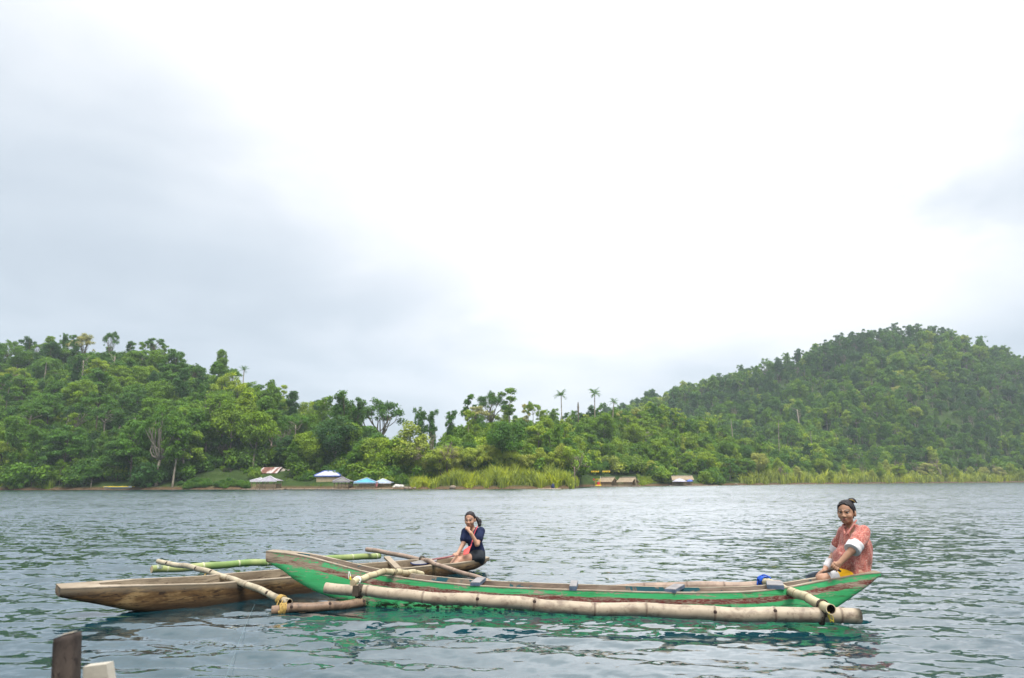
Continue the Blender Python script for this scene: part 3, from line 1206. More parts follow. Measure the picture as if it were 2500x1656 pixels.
def known_trees():
    """trees one can point to in the photograph"""
    def at(px, dY=None, Y=None):
        if Y is None:
            Y = float(interp(SHORE, px)) + dY
        x = (px - 1250) / 1703 * Y
        return x, Y, float(land_z(x, Y))

    def T(label, kind, seed, px, dY, h, tint, pale=True, rz=0.0, wid=None, tilt=(0, 0), group=None):
        x, y, z = at(px, dY)
        if h > 100:                       # given as the line its top reaches in the photograph
            h = float(zray(px, h, y)) - z
            wid = (wid or 1.0) * h / 17.0
        tr, cr = proto(kind, seed)
        top = max(v.co.z for v in cr.vertices)
        s = h / top
        place_tree('tree', label, group, x, y, z - 0.1, (tr, cr), (wid or s), rz, tint, BARK_PALE if pale else BARK, sz=s, tilt=tilt)
    # waterside trees with pale trunks in front of the left hill
    T('tall tree with two pale trunks leaning apart at the left waterside', 'clump', 3, 381, 1.5, 15.5, 0.30, True, 0.4, 0.95)
    T('slim tree with a pale trunk standing at the water edge left of the lawn', 'tall', 1, 420, 1.0, 14.5, 0.36, True, 1.0)
    T('leafy tree overhanging the water left of the two pale trunks', 'layered', 2, 318, 3.5, 12, 0.30, False, 2.0, 1.05)
    T('dark leafy tree at the far left waterside', 'layered', 1, 150, 4, 11, 0.22, False, 0.3, 1.05)
    T('vine-covered trunk like a green pillar at the left edge', 'vine', 0, 22, 4, 13, 0.35, False)
    T('second vine-covered trunk right of the pillar at the left edge', 'vine', 1, 68, 4, 11, 0.33, False, 1.2)
    for i, (px, dY, h, t, lab) in enumerate([(462, 9, 13, .34, 'slender pale-trunked tree at the left end of the lawn'), (490, 14, 12, .38, 'leaning pale-trunked tree at the back of the lawn'),
                                             (528, 16, 15, .52, 'pair-stemmed pale tree standing midway along the lawn'), (556, 13, 13.5, .62, 'yellowish-topped tall tree on the lawn'),
                                             (585, 16, 16, .70, 'tallest yellow-green tree behind the lawn'), (612, 12, 12, .58, 'pale-trunked tree at the right end of the lawn'), (640, 20, 14, .4, 'dark tall tree behind the rusty-roofed house')]):
        T(lab, ('tall', 'round', 'clump', 'round', 'tall', 'round', 'tall')[i], i % 3, px, dY, h, t, True, 0.9 * i, 1.05, tilt=((0, 0), (0, 0.14), (0, -0.05), (0, 0.05), (0, 0), (0, -0.06), (0, 0))[i])
    # behind and between the huts
    T('bright green round tree between the rusty-roofed house and the white pavilion', 'round', 0, 742, 9, 9.0, 0.66, False, 0, 0.72)
    T('blue-green tree behind the white-roofed pavilion', 'round', 1, 790, 17, 9.5, 0.12, False, 1, 1.0)
    T('soft pale green tree above the white-roofed pavilion', 'feather', 0, 822, 18, 10, 0.58, True, 0, 1.2)
    T('pale straight-trunked tree right of the white-roofed pavilion', 'tall', 2, 846, 14, 10.5, 0.55, True, 0, 0.9)
    T('second pale straight-trunked tree right of the white-roofed pavilion', 'tall', 0, 860, 15, 10, 0.55, True, 2, 0.85)
    T('blue-green broad tree behind the blue-roofed hut', 'layered', 0, 905, 15, 9, 0.12, False, 0.4, 1.0)
    T('yellow-green bushy tree behind the blue-roofed hut', 'round', 2, 918, 9, 8.5, 0.72, False, 0.4, 0.85)
    T('bright yellow-green tall tree left of the large leafless tree', 'feather', 1, 998, 10, 11.8, 0.86, False, 0.4, 1.45)
    T('grey-green willowy tree above the pale-blue hut', 'feather', 2, 958, 9, 9, 0.60, False, 1.4, 1.3)
    T('yellow-green bush at the left end of the reed bed', 'round', 1, 1075, 8, 6.5, 0.84, False, 1.4, 0.75)
    T('bright bush rising out of the reeds', 'round', 0, 1140, 10, 5.5, 0.82, False, 1.4, 0.6)
    # the skyline of the saddle
    T('big spreading tree with dark leaf clumps against the sky in the saddle', 'clump', 0, 918, 36, 968, 0.16, False, 0.2, 1.45)
    T('tall vine-hung tree with ragged clumps left of the big spreading tree', 'vine', 2, 826, 26, 953, 0.20, False, 0.2, 1.2)
    T('second vine-hung tree leaning on the big spreading tree', 'vine', 0, 862, 28, 970, 0.20, False, 2.2, 1.1)
    T('slim ragged tree against the sky right of the big spreading tree', 'vine', 1, 1024, 30, 992, 0.18, False, 2.0, 0.85)
    T('slimmer ragged tree beside it at the saddle', 'vine', 2, 1052, 30, 997, 0.16, False, 1.0, 0.7)
    T('tall dark tree where the middle ridge begins', 'vine', 0, 1095, 34, 1000, 0.22, False, 3.0, 1.15)
    T('slender open tree on the middle ridge left of the palms', 'spindly', 0, 1142, 45, 960, 0.25, False, 0.0, 1.5)
    T('open-limbed dark tree on the middle ridge left of the palms', 'clump', 1, 1196, 50, 953, 0.18, False, 0.5, 1.15)
    T('airy pale tree on the middle ridge next to the open-limbed one', 'spindly', 1, 1242, 52, 948, 0.45, True, 0.5, 1.7)
    T('flat light green tree on the middle ridge before the palms', 'umbrella', 0, 1300, 56, 978, 0.60, True, 0.5, 0.95)
    # crest of the left hill
    T('broad umbrella tree with see-through crown on the left crest', 'umbrella', 1, 342, 78, 824, 0.25, False, 0.5, 1.35)
    T('ragged tall tree on the left crest, left of the umbrella tree', 'clump', 2, 228, 80, 807, 0.18, False, 0.9, 0.8)
    T('bushy-headed tree on the left crest', 'vine', 1, 112, 82, 812, 0.25, False, 0.9, 1.0)
    # palms
    def palm(label, px, py_top, Y, d, seed, nf=17, tint=0.35):
        x = (px - 1250) / 1703 * Y
        g = float(land_z(x, Y))
        zt = float(zray(px, py_top, Y)) - 0.55 * d
        h = max(3.0, zt - g)
        tr, cr = palm_meshes(seed, h, d * 0.6, nf)
        place_tree('palm_tree', label, None, x, Y, g, (tr, cr), 1.0, 0.5 * seed, tint, BARK_PALE, cat='palm', crown='fronds')
    palm('left one of the two tall palms against the sky', 1373, 946, 188, 3.9, 1, 20, 0.22)
    palm('right one of the two tall palms against the sky', 1455, 941, 196, 4.1, 2, 20, 0.22)
    palm('shorter palm right of the two tall palms', 1498, 966, 200, 3.4, 3, 15, 0.2)
    palm('single palm standing above the right end of the left hill', 573, 889, 193, 3.2, 4, 9, 0.12)
    palm('drooping palm in the lower left forest', 172, 1075, 142, 4.6, 5, 18, 0.55)
    palm('palm at the left edge beside the vine-covered trunk', 80, 1062, 140, 4.6, 6, 16, 0.5)
    palm('grey-green palm high on the left hill', 72, 862, 190, 4.6, 7, 14, 0.4)
    palm('palm head among the bushes on the right slope', 1795, 1003, 232, 4.2, 8, 16, 0.35)
    palm('large palm head low on the tall hill', 1988, 1030, 270, 6.0, 9, 16, 0.3)
    palm('palm head above the marsh', 2178, 1068, 300, 6.5, 10, 16, 0.25)
    # more palm heads and bare pale trunks scattered through the woods
    for i, (px, py, dY, d, lab) in enumerate([(272, 985, 40, 4.0, 'small palm head halfway up the left hill'), (505, 1010, 45, 4.0, 'palm head above the lawn trees'), (1268, 1060, 30, 3.6, 'palm head in the wood above the reed bed'),
                                             (1570, 1085, 30, 3.8, 'palm head in the wood right of the thatched pair'), (1905, 1010, 60, 4.6, 'palm head halfway up the slope above the far pavilion'), (2050, 1040, 50, 5.0, 'pale palm head near the foot of the tall hill')]):
        palm(lab, px, py, float(interp(SHORE, px)) + dY, d, 20 + i, 15, 0.45)
    for i, (px, py0, py1, dY, lab) in enumerate([(168, 875, 925, 62, 'bare pale trunk high on the left hill'), (245, 870, 930, 64, 'second bare pale trunk high on the left hill'), (186, 960, 1010, 42, 'pale leaning trunk halfway up the left hill'),
                                                 (290, 945, 985, 46, 'short pale trunk halfway up the left hill'), (1962, 1000, 1030, 90, 'bare pale trunk on the slope of the tall hill'), (2155, 920, 955, 140, 'bare pale trunk high on the tall hill'),
                                                 (2428, 975, 1005, 120, 'forked pale trunk on the right side of the tall hill'), (2246, 950, 975, 130, 'slim pale trunk in the middle of the tall hill')]):
        Y = float(interp(SHORE, px)) + dY
        x = (px - 1250) / 1703 * Y
        z1, z0 = float(zray(px, py0, Y)), min(float(zray(px, py1, Y)), float(land_z(x, Y)))
        k = Y / 200.0
        o = thing('bare_trunk', lab, 'tree trunk', (x, Y, z0))
        mb = MB()
        rr = np.random.default_rng(60 + i)
        L = z1 - z0
        limb(mb, rr, (0, 0, -0.3), (0.4 * rr.normal(), 0, L), 0.26 * k, 0.12 * k, 0.03, 6, 7)
        for j in range(4):
            limb(mb, rr, (0, 0, L * (0.6 + 0.1 * j)), (1.6 * rr.normal(), 0.8 * rr.normal(), L * (0.8 + 0.1 * j)), 0.08 * k, 0.04 * k, 0.08, 3, 5)
        mb.build('trunk', BARK_PALE, o, True)
    # a bare palm stump on the skyline
    x, y, z = at(1414, None, 192)
    o = thing('palm_stump', 'bare dead palm trunk between the two tall palms', 'tree trunk', (x, y, z))
    mb = MB()
    hh = float(zray(1414, 982, 192)) - z
    mb.tube([(0, 0, -0.4), (0.02, 0, hh * 0.6), (0.05, 0, hh * 0.86), (0.06, 0, hh)], [0.20, 0.17, 0.27, 0.12], 8)
    mb.build('trunk', BARK, o, True)


known_trees()

# ------------------------------------------------------------------ huts, docks and small things on the far shore
WHITE_ROOF = plain('white_sheet_roof', (0.50, 0.51, 0.54), 0.45, 0.10, 1.2)
LAV_ROOF = plain('grey_lavender_roof', (0.26, 0.24, 0.28), 0.7, 0.35, 2.0)
GREY_ROOF = plain('grey_thatch_roof', (0.15, 0.145, 0.135), 0.9, 0.35, 2.5)
BLUE_ROOF = plain('blue_tarp_roof', (0.07, 0.30, 0.38), 0.5, 0.18, 1.2)
PALE_BLUE = plain('pale_blue_roof', (0.32, 0.40, 0.52), 0.5, 0.2, 1.2)
BLUE_TRIM = plain('blue_trim', (0.10, 0.15, 0.45), 0.6)
WHITE_TRIM = plain('white_trim', (0.52, 0.52, 0.54), 0.5, 0.08)
THATCH = plain('dry_thatch', (0.27, 0.21, 0.14), 0.95, 0.35, 3.0)
THATCH_OLD = plain('old_grey_thatch', (0.27, 0.24, 0.20), 0.95, 0.35, 3.0)
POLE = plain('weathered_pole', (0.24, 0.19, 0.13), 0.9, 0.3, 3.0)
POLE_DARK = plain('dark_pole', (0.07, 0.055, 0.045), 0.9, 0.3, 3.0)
BAMBOO_WALL = plain('split_bamboo', (0.36, 0.29, 0.18), 0.85, 0.3, 3.0)
DECK = plain('bamboo_deck', (0.38, 0.30, 0.22), 0.9, 0.3, 2.0)
GREEN_WALL = plain('green_painted_boards', (0.02, 0.20, 0.09), 0.7, 0.2, 1.5)
TEAL_WALL = plain('teal_painted_boards', (0.02, 0.25, 0.28), 0.7, 0.2, 1.5)
YELLOW = plain('yellow_paint', (0.75, 0.55, 0.03), 0.6, 0.15)
RED = plain('red_cloth', (0.60, 0.04, 0.05), 0.8)
STONE_PALE = plain('pale_stone', (0.50, 0.48, 0.44), 0.95, 0.3, 1.5, 0.5)
STONE_BROWN = plain('brown_stone', (0.20, 0.16, 0.12), 0.95, 0.3, 1.5, 0.5)


def rust_roof():
    def b(t, p):
        tc = t.new('ShaderNodeTexCoord').outputs['Object']
        st = t.noise(t.mapping(tc, (1.6, 0.15, 0.15)), 1.0, 4, 0.6)
        n = t.noise(tc, 2.0, 5, 0.6)
        k = t.math('MULTIPLY_ADD', st, 0.75, t.math('MULTIPLY', n, 0.25))
        t.put(p, 'Base Color', t.ramp(k, [(0.35, (0.09, 0.035, 0.025)), (0.5, (0.20, 0.085, 0.06)), (0.56, (0.42, 0.36, 0.34)), (0.7, (0.55, 0.52, 0.50))]))
        t.put(p, 'Roughness', 0.7)
    return material('rusty_sheet_roof', b)


RUST = rust_roof()


def sheet(pts, th=0.05):
    """a thin slab through coplanar points"""
    pts = [Vector(p) for p in pts]
    n = (pts[1] - pts[0]).cross(pts[2] - pts[0]).normalized() * th
    k = len(pts)
    mb = MB()
    mb.add(pts + [p - n for p in pts], [tuple(range(k)), tuple(reversed(range(k, 2 * k)))] + [(i, i + k, (i + 1) % k + k, (i + 1) % k) for i in range(k)])
    return mb


def hip_hut(name, label, px0, px1, pye, r0, r1, pyr, pyb, Y, dep, roof, trim, posts=3, rail=True, deck=True, cat='hut', wall=None, rz=0.0, group=None, postm=None):
    a, b = P(px0, pye, Y), P(px1, pye, Y)
    ra, rb = P(r0, pyr, Y), P(r1, pyr, Y)
    base = P((px0 + px1) / 2, pyb, Y)
    cx = (a.x + b.x) / 2
    zb = base.z
    o = thing(name, label, cat, (cx, Y, zb), rz, group)
    hw, hd = (b.x - a.x) / 2, dep / 2
    ze, zr = a.z - zb, ra.z - zb
    x0, x1 = ra.x - cx, rb.x - cx
    if x1 - x0 < 0.3:
        x0, x1 = x0 - 0.05, x0 + 0.05
    y0 = 0.0
    rf = sheet([(-hw, -hd, ze), (hw, -hd, ze), (x1, y0, zr), (x0, y0, zr)]).build('roof', roof, o)
    sheet([(hw, -hd, ze), (hw, hd, ze), (x1, y0, zr)]).build('roof_panel', roof, rf)
    sheet([(hw, hd, ze), (-hw, hd, ze), (x0, y0, zr), (x1, y0, zr)]).build('roof_panel', roof, rf)
    sheet([(-hw, hd, ze), (-hw, -hd, ze), (x0, y0, zr)]).build('roof_panel', roof, rf)
    up = Vector((0, 0, 0.05))
    for (p, q) in (((-hw, -hd, ze), (x0, y0, zr)), ((hw, -hd, ze), (x1, y0, zr)), ((x0, y0, zr), (x1, y0, zr))):
        if (Vector(p) - Vector(q)).length > 0.4:
            MB().tube([Vector(p) + up, Vector(q) + up], 0.085, 6).build('ridge_cap', trim, rf)
    mb = MB()
    mb.box((0, -hd - 0.03, ze - 0.10), (2 * hw, 0.05, 0.16))
    mb.build('fascia', trim, rf)
    pw, pd = hw * 0.84, hd * 0.82
    for i in range(posts):
        for y in (-pd, pd):
            x = -pw + 2 * pw * i / (posts - 1)
            MB().tube([(x, y, 0), (x, y, ze + 0.05)], 0.075, 6).build('post', postm or POLE, o, True)
    if rail:
        for zz in (0.28, 0.52, 0.76):
            MB().tube([(-pw, -pd - 0.1, zz), (pw, -pd - 0.1, zz)], 0.045, 5).build('rail', BAMBOO_WALL, o, True)
        MB().box((0, pd + 0.1, 0.45), (2 * pw, 0.05, 0.8)).build('back_wall', BAMBOO_WALL, o)
    if wall:
        MB().box((0, -pd - 0.16, 0.52), (2 * pw, 0.05, 0.95)).build('lattice_wall', wall, o)
    MB().box((0, -pd * 0.2, 0.40), (2 * pw * 0.7, 0.5, 0.08)).build('bench', POLE, o)
    if deck:
        MB().box((0, 0, -0.07), (2 * hw * 1.05, dep * 1.05, 0.12)).build('deck', DECK, o)
        for sx in (-0.9, -0.3, 0.3, 0.9):
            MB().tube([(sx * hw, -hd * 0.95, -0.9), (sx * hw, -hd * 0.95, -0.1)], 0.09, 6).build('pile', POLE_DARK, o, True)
    return o


def gable_hut(name, label, px0, px1, pye, pyr, pyb, Y, dep, roof, wallm, rz=-0.35, cat='hut', wall_h=0.5, lean=True, open_front=True, inset=0.16, group=None):
    """ridge along local x; the eave towards the lake"""
    a, b = P(px0, pye, Y), P(px1, pye, Y)
    ra = P((px0 + px1) / 2, pyr, Y)
    base = P((px0 + px1) / 2, pyb, Y)
    cx, zb = (a.x + b.x) / 2, base.z
    o = thing(name, label, cat, (cx, Y, zb), rz, group)
    hw, hd = (b.x - a.x) / 2 / math.cos(rz), dep / 2
    ze, zr = a.z - zb, ra.z - zb
    x0, x1 = -hw + inset, hw - inset
    r1 = sheet([(-hw, -hd, ze), (hw, -hd, ze), (x1, 0, zr), (x0, 0, zr)], 0.12).build('roof', roof, o)
    sheet([(hw, hd, ze), (-hw, hd, ze), (x0, 0, zr), (x1, 0, zr)], 0.12).build('roof_panel', roof, r1)
    MB().tube([(x0 - 0.1, 0, zr + 0.06), (x1 + 0.1, 0, zr + 0.06)], 0.10, 6).build('ridge_cap', THATCH_OLD, r1, True)
    for s in (-1, 1):
        MB().tube([(hw - 0.1, s * hd, ze - 0.05), (x1, 0, zr - 0.05)], 0.06, 6).build('rafter', BAMBOO_WALL, r1, True)
    pw, pd = hw * 0.86, hd * 0.8
    for x in (-pw, 0, pw):
        for y in (-pd, pd):
            MB().tube([(x, y, 0), (x, y, ze + 0.1)], 0.07, 6).build('post', POLE, o, True)
    MB().tube([(pw, 0, 0), (pw, 0, zr - 0.1)], 0.07, 6).build('post', POLE, o, True)
    MB().box((0, pd, wall_h * 0.5), (2 * pw, 0.06, wall_h)).build('back_wall', wallm, o)
    n = max(6, int(2 * pw / 0.32))
    if open_front:
        for i in range(n):
            x = -pw + 2 * pw * (i + 0.5) / n
            MB().box((x, -pd - 0.03, wall_h * 0.32), (2 * pw / n * 0.86, 0.05, wall_h * (0.64 + 0.05 * ((i * 7) % 3)))).build('slat', wallm, o)
    else:
        MB().box((0, -pd, ze * 0.5), (2 * pw, 0.07, ze)).build('front_wall', wallm, o)
        MB().box((-pw * 0.3, -pd - 0.06, ze * 0.62), (0.7, 0.05, 0.55)).build('window', POLE_DARK, o)
        MB().box((pw * 0.45, -pd - 0.06, ze * 0.44), (0.7, 0.05, ze * 0.86)).build('door', POLE, o)
    MB().box((0, 0, -0.06), (2 * hw * 1.08, dep * 1.08, 0.12)).build('deck', DECK, o)
    for sx in (-0.9, 0, 0.9):
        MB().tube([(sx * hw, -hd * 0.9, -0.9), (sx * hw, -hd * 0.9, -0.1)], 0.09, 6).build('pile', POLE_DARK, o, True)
    if lean:
        MB().tube([(hw + 1.0, -hd * 0.9, 0.0), (x1 + 0.05, -0.1, zr)], 0.06, 6).build('prop_pole', BAMBOO_WALL, o, True)
    return o


# left landing
hip_hut('floating_hut', 'small shelter with a white-edged grey roof on a raft beside the lawn', 638, 684, 1174, 660, 661, 1163.5, 1193.5, 124.0, 3.6, LAV_ROOF, WHITE_TRIM, 3)
hip_hut('floating_hut', 'lower white-edged shelter half hidden behind the raft shelter by the lawn', 618, 652, 1174.5, 637, 638, 1167.5, 1193.5, 126.5, 3.2, LAV_ROOF, WHITE_TRIM, 3)
hip_hut('pavilion', 'open pavilion with a bright white hipped roof up on the bank', 775, 838.5, 1161.5, 792, 818, 1150.5, 1179, 131.0, 4.4, WHITE_ROOF, BLUE_TRIM, 5, False, False, 'pavilion', BAMBOO_WALL)
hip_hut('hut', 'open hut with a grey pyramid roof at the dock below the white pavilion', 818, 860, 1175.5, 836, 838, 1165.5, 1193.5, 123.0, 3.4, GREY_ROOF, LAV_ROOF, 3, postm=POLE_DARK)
hip_hut('hut', 'open hut with a turquoise blue roof at the landing', 869, 924, 1178, 896, 900, 1168, 1194, 122.5, 3.8, BLUE_ROOF, PALE_BLUE, 4)
hip_hut('hut', 'open hut with a pale blue roof, rightmost of the left landing', 921, 959, 1178.5, 935, 939, 1170, 1194, 124.5, 3.2, PALE_BLUE, WHITE_TRIM, 3)


def green_house():
    Y = 139.0
    a, b = P(636, 1156, Y), P(690, 1156, Y)
    zb = P(660, 1173, Y).z
    cx = (a.x + b.x) / 2
    o = thing('house', 'green boarded house with a streaked rusty sheet roof behind the shelters', 'house', (cx, Y, zb), -0.1)
    hw, ze, zr, hd = (b.x - a.x) / 2, a.z - zb, P(660, 1141, Y).z - zb, 2.4
    rf = sheet([(-hw, -hd, ze), (hw, -hd, ze), (hw * 0.95, 0, zr), (-hw * 0.8, 0, zr)]).build('roof', RUST, o)
    sheet([(hw, hd, ze), (-hw, hd, ze), (-hw * 0.8, 0, zr), (hw * 0.95, 0, zr)]).build('roof_panel', RUST, rf)
    MB().box((hw * 0.15, 0, ze / 2), (hw * 1.4, 3.6, ze)).build('wall', GREEN_WALL, o)
    MB().box((-hw * 0.72, -0.2, ze / 2), (hw * 0.33, 3.2, ze)).build('side_wall', TEAL_WALL, o)
    MB().box((hw * 0.62, -1.84, ze * 0.42), (0.6, 0.06, ze * 0.8)).build('door', POLE_DARK, o)
    MB().box((-hw * 0.1, -1.84, ze * 0.6), (0.8, 0.06, 0.6)).build('window', POLE_DARK, o)
    th = thing('shed', 'grey thatched lean-to shed against the green house', 'shed', (cx + hw + 0.7, Y - 0.4, zb))
    r2 = sheet([(-1.1, -1.5, ze - 0.4), (1.6, -1.5, ze - 0.7), (0.6, 0.8, zr - 0.5), (-0.9, 0.8, zr - 0.2)], 0.12).build('roof', THATCH_OLD, th)
    for x, y in ((-0.9, -1.3), (1.3, -1.3), (-0.7, 0.7), (0.6, 0.7)):
        MB().tube([(x, y, 0), (x, y, ze - 0.5)], 0.07, 6).build('post', POLE, th, True)
    MB().box((0.9, 0.5, ze * 0.35), (0.9, 0.08, ze * 0.7)).build('wall', TEAL_WALL, th)


green_house()
# right landing
gable_hut('hut', 'small grey weathered hut in shadow, leftmost of the thatched huts', 1413, 1440, 1175, 1165.5, 1185, 165.0, 3.0, THATCH_OLD, plain('grey_boards', (0.30, 0.27, 0.23)), 0.12, 'hut', 0.8, False, False)
gable_hut('thatched_hut', 'thatched hut with bamboo slats, left one of the bright pair at the right landing', 1467, 1500, 1177, 1166, 1187, 161.5, 3.4, THATCH, BAMBOO_WALL, -0.62, 'hut', 0.9, False)
gable_hut('thatched_hut', 'thatched hut with a leaning pole at its gable, right one of the bright pair', 1515, 1550, 1177.5, 1166, 1187, 160.0, 3.4, THATCH, BAMBOO_WALL, -0.70, 'hut', 0.9, True)
gable_hut('pavilion', 'thatched pavilion with railing on the bank far right of the thatched pair', 1638, 1691, 1172, 1162.5, 1185, 174.0, 4.4, THATCH, BAMBOO_WALL, -0.08, 'pavilion', 0.9, False)


def parasol(label, px, py0, py1, wpx, Y, mat, pyb):
    c = P(px, py1, Y)
    top = P(px, py0, Y)
    zb = P(px, pyb, Y).z
    rad = wpx / 2 / 1703 * Y
    o = thing('parasol', label, 'parasol', (c.x, Y, zb))
    h0, h1 = c.z - zb, top.z - zb
    n = 8
    for i in range(n):
        a0, a1 = 2 * math.pi * i / n, 2 * math.pi * (i + 1) / n
        mb = MB()
        mid = 0.55
        pts = [(0, 0, h1), (rad * mid * math.cos(a0), rad * mid * math.sin(a0), h0 + (h1 - h0) * 0.58), (rad * mid * math.cos(a1), rad * mid * math.sin(a1), h0 + (h1 - h0) * 0.58),
               (rad * math.cos(a0), rad * math.sin(a0), h0), (rad * math.cos(a1), rad * math.sin(a1), h0)]
        mb.add(pts, [(0, 1, 2), (1, 3, 4, 2)])
        mb.build('canopy_panel', mat, o)
    MB().tube([(0, 0, 0), (0, 0, h1)], 0.04, 6).build('pole', POLE, o, True)


parasol('pale lavender parasol in front of the far thatched pavilion', 1659, 1168, 1176, 37, 171.0, plain('lavender_cloth', (0.38, 0.37, 0.44), 0.8, 0.1), 1188)
parasol('blue parasol at the right end of the far thatched pavilion', 1684, 1170.5, 1175.5, 17, 171.5, plain('blue_cloth', (0.08, 0.13, 0.50), 0.8, 0.15), 1188)


def dock(label, px0, px1, py, Y, dep, name='dock', th=0.10):
    a, b = P(px0, py, Y), P(px1, py, Y)
    z = max(a.z, 0.16)
    o = thing(name, label, 'dock', ((a.x + b.x) / 2, Y, 0))
    L = b.x - a.x
    n = max(4, int(L / 0.45))
    for i in range(3):
        MB().tube([(-L / 2, -dep / 2 + dep * i / 2, z - 0.13), (L / 2, -dep / 2 + dep * i / 2, z - 0.13)], 0.09, 6).build('bearer', POLE, o, True)
    for i in range(n):
        x = -L / 2 + L * (i + 0.5) / n
        MB().box((x, 0, z - 0.02 + 0.012 * ((i * 5) % 3)), (L / n * 0.9, dep, 0.05)).build('plank', DECK, o)
    for i in range(max(3, int(L / 2.5))):
        x = -L / 2 + L * (i + 0.3) / max(3, int(L / 2.5))
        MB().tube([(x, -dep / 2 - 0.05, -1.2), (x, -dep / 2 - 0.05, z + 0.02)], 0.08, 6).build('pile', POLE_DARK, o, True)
    return o


dock('bamboo raft deck under the white-edged shelters', 600, 700, 1194.3, 123.5, 3.6)
dock('narrow plank walkway between the raft shelters and the grey-roofed hut', 704, 800, 1193.2, 124.5, 1.2)
dock('plank dock in front of the grey-roofed and blue-roofed huts', 803, 962, 1194.6, 121.5, 2.4)
dock('log raft deck in front of the bright thatched huts', 1440, 1556, 1190.2, 159.0, 2.2)
dock('raft deck below the far thatched pavilion', 1632, 1752, 1188.8, 171.5, 2.0)


def small_shore_things():
    # outboard-style yellow water bike frame with a red flag
    Y = 160.0
    c = P(1460, 1189, Y)
    o = thing('paddle_boat', 'yellow paddle boat with a canopy beside the left thatched hut', 'boat', (c.x, Y, c.z))
    k = Y / 1703
    MB().box((0, 0, 0.25), (14 * k, 1.4, 0.45)).build('hull', YELLOW, o)
    MB().box((0, 0, 1.75), (13 * k, 1.5, 0.10)).build('canopy', YELLOW, o)
    for x in (-0.5, 0.5):
        for y in (-0.6, 0.6):
            MB().tube([(x, y, 0.4), (x, y, 1.75)], 0.04, 6).build('canopy_pole', YELLOW, o, True)
    MB().box((0.1, 0, 0.75), (0.5, 1.0, 0.6)).build('seat', RED, o)
    c = P(1452, 1189, Y)
    o = thing('flag', 'red flag on a pole next to the yellow paddle boat', 'flag', (c.x - 0.1, Y - 0.8, c.z))
    MB().tube([(0, 0, 0), (0, 0, 1.85)], 0.03, 6).build('pole', POLE, o, True)
    mb = MB()
    mb.add([(-0.32 + 0.08 * i, 0.04 * math.sin(i * 1.6), z) for z in (1.45, 1.85) for i in range(5)], [(i, i + 1, i + 6, i + 5) for i in range(4)])
    mb.build('cloth', RED, o)
    c = P(1468, 1188, Y)
    o = thing('mast', 'thin white pole standing between the yellow boat and the thatched hut', 'pole', (c.x, Y + 1, c.z))
    MB().tube([(0, 0, 0), (0, 0, P(1468, 1163, Y).z - c.z)], [0.045, 0.03], 6).build('pole', WHITE_TRIM, o, True)
    # pennants strung between the trees
    Yp = 163.0
    a, b = P(1443, 1150, Yp), P(1490, 1149, Yp)
    o = thing('pennant_string', 'string of yellow pennants hung above the thatched huts', 'bunting', tuple(a))
    MB().tube([(0, 0, 0.1), ((b.x - a.x) / 2, 0, -0.05), (b.x - a.x, 0, 0.1)], 0.015, 4).build('cord', POLE, o)
    for i in range(12):
        if i in (5, 6):
            continue
        x = (b.x - a.x) * (i + 0.5) / 12
        mb = MB()
        mb.add([(x - 0.15, 0, 0.05), (x + 0.15, 0, 0.05), (x + 0.12, 0.03, -0.32), (x - 0.12, -0.02, -0.30)], [(0, 1, 2, 3)])
        mb.build('pennant', YELLOW, o)
    # raft with a dark bundle at the reeds
    c = WL(1341, 1194.5)
    o = thing('raft', 'small bamboo raft moored at the reed bed', 'raft', (c.x, c.y, 0))
    for i in range(6):
        MB().tube([(-1.9 + 0.1 * (i % 2), -0.5 + 0.2 * i, 0.05), (1.9 - 0.1 * (i % 3), -0.5 + 0.2 * i, 0.05)], 0.095, 6).build('bamboo_pole', DECK, o, True)
    o = thing('bundle', 'small dark blue bundle lying on the bamboo raft', 'bundle', (c.x + 0.6, c.y, 0.14))
    rr = np.random.default_rng(4)
    mb = MB()
    mb.tube([(0, 0, 0), (0, 0, 0.2), (0.02, 0, 0.55), (0.05, 0, 0.75)], [0.26, 0.32, 0.22, 0.08], 9)
    mb.build('sack', plain('dark_blue_cloth', (0.02, 0.03, 0.09)), o, True)
    # canoe drawn up at the left bank
    c = WL(284, 1196.5)
    o = thing('canoe', 'white canoe with yellow poles drawn up below the left hill', 'boat', (c.x, c.y + 0.4, 0.15), 0.12)
    mb = MB()
    st = []
    for i in range(11):
        t = i / 10 * 2 - 1
        w = 0.36 * (1 - t * t) ** 0.6 + 0.02
        zz = 0.10 * t * t
        st.append([(t * 2.4, -w, 0.42 + zz), (t * 2.4, -w * 0.75, 0.1 + zz), (t * 2.4, 0, 0 + zz * 2), (t * 2.4, w * 0.75, 0.1 + zz), (t * 2.4, w, 0.42 + zz)])
    mb.add([p for s in st for p in s], [(i * 5 + j, i * 5 + j + 1, i * 5 + j + 6, i * 5 + j + 5) for i in range(10) for j in range(4)])
    mb.build('hull', WHITE_TRIM, o, True)
    for x in (-1.0, 1.0):
        MB().tube([(x, -1.3, 0.48), (x, 1.3, 0.48)], 0.05, 6).build('outrigger_arm', YELLOW, o, True)
    for y in (-1.3, 1.3):
        MB().tube([(-2.0, y, 0.42), (2.4, y, 0.42)], 0.06, 6).build('float', YELLOW, o, True)
    # long white boat lying keel-up under the lawn trees
    x, Y = (586 - 1250) / 1703 * 143.0, 143.0
    o = thing('upturned_boat', 'long white upturned boat lying under the trees of the lawn', 'boat', (x, Y, float(land_z(x, Y)) + 0.1), 0.05)
    mb = MB()
    st = []
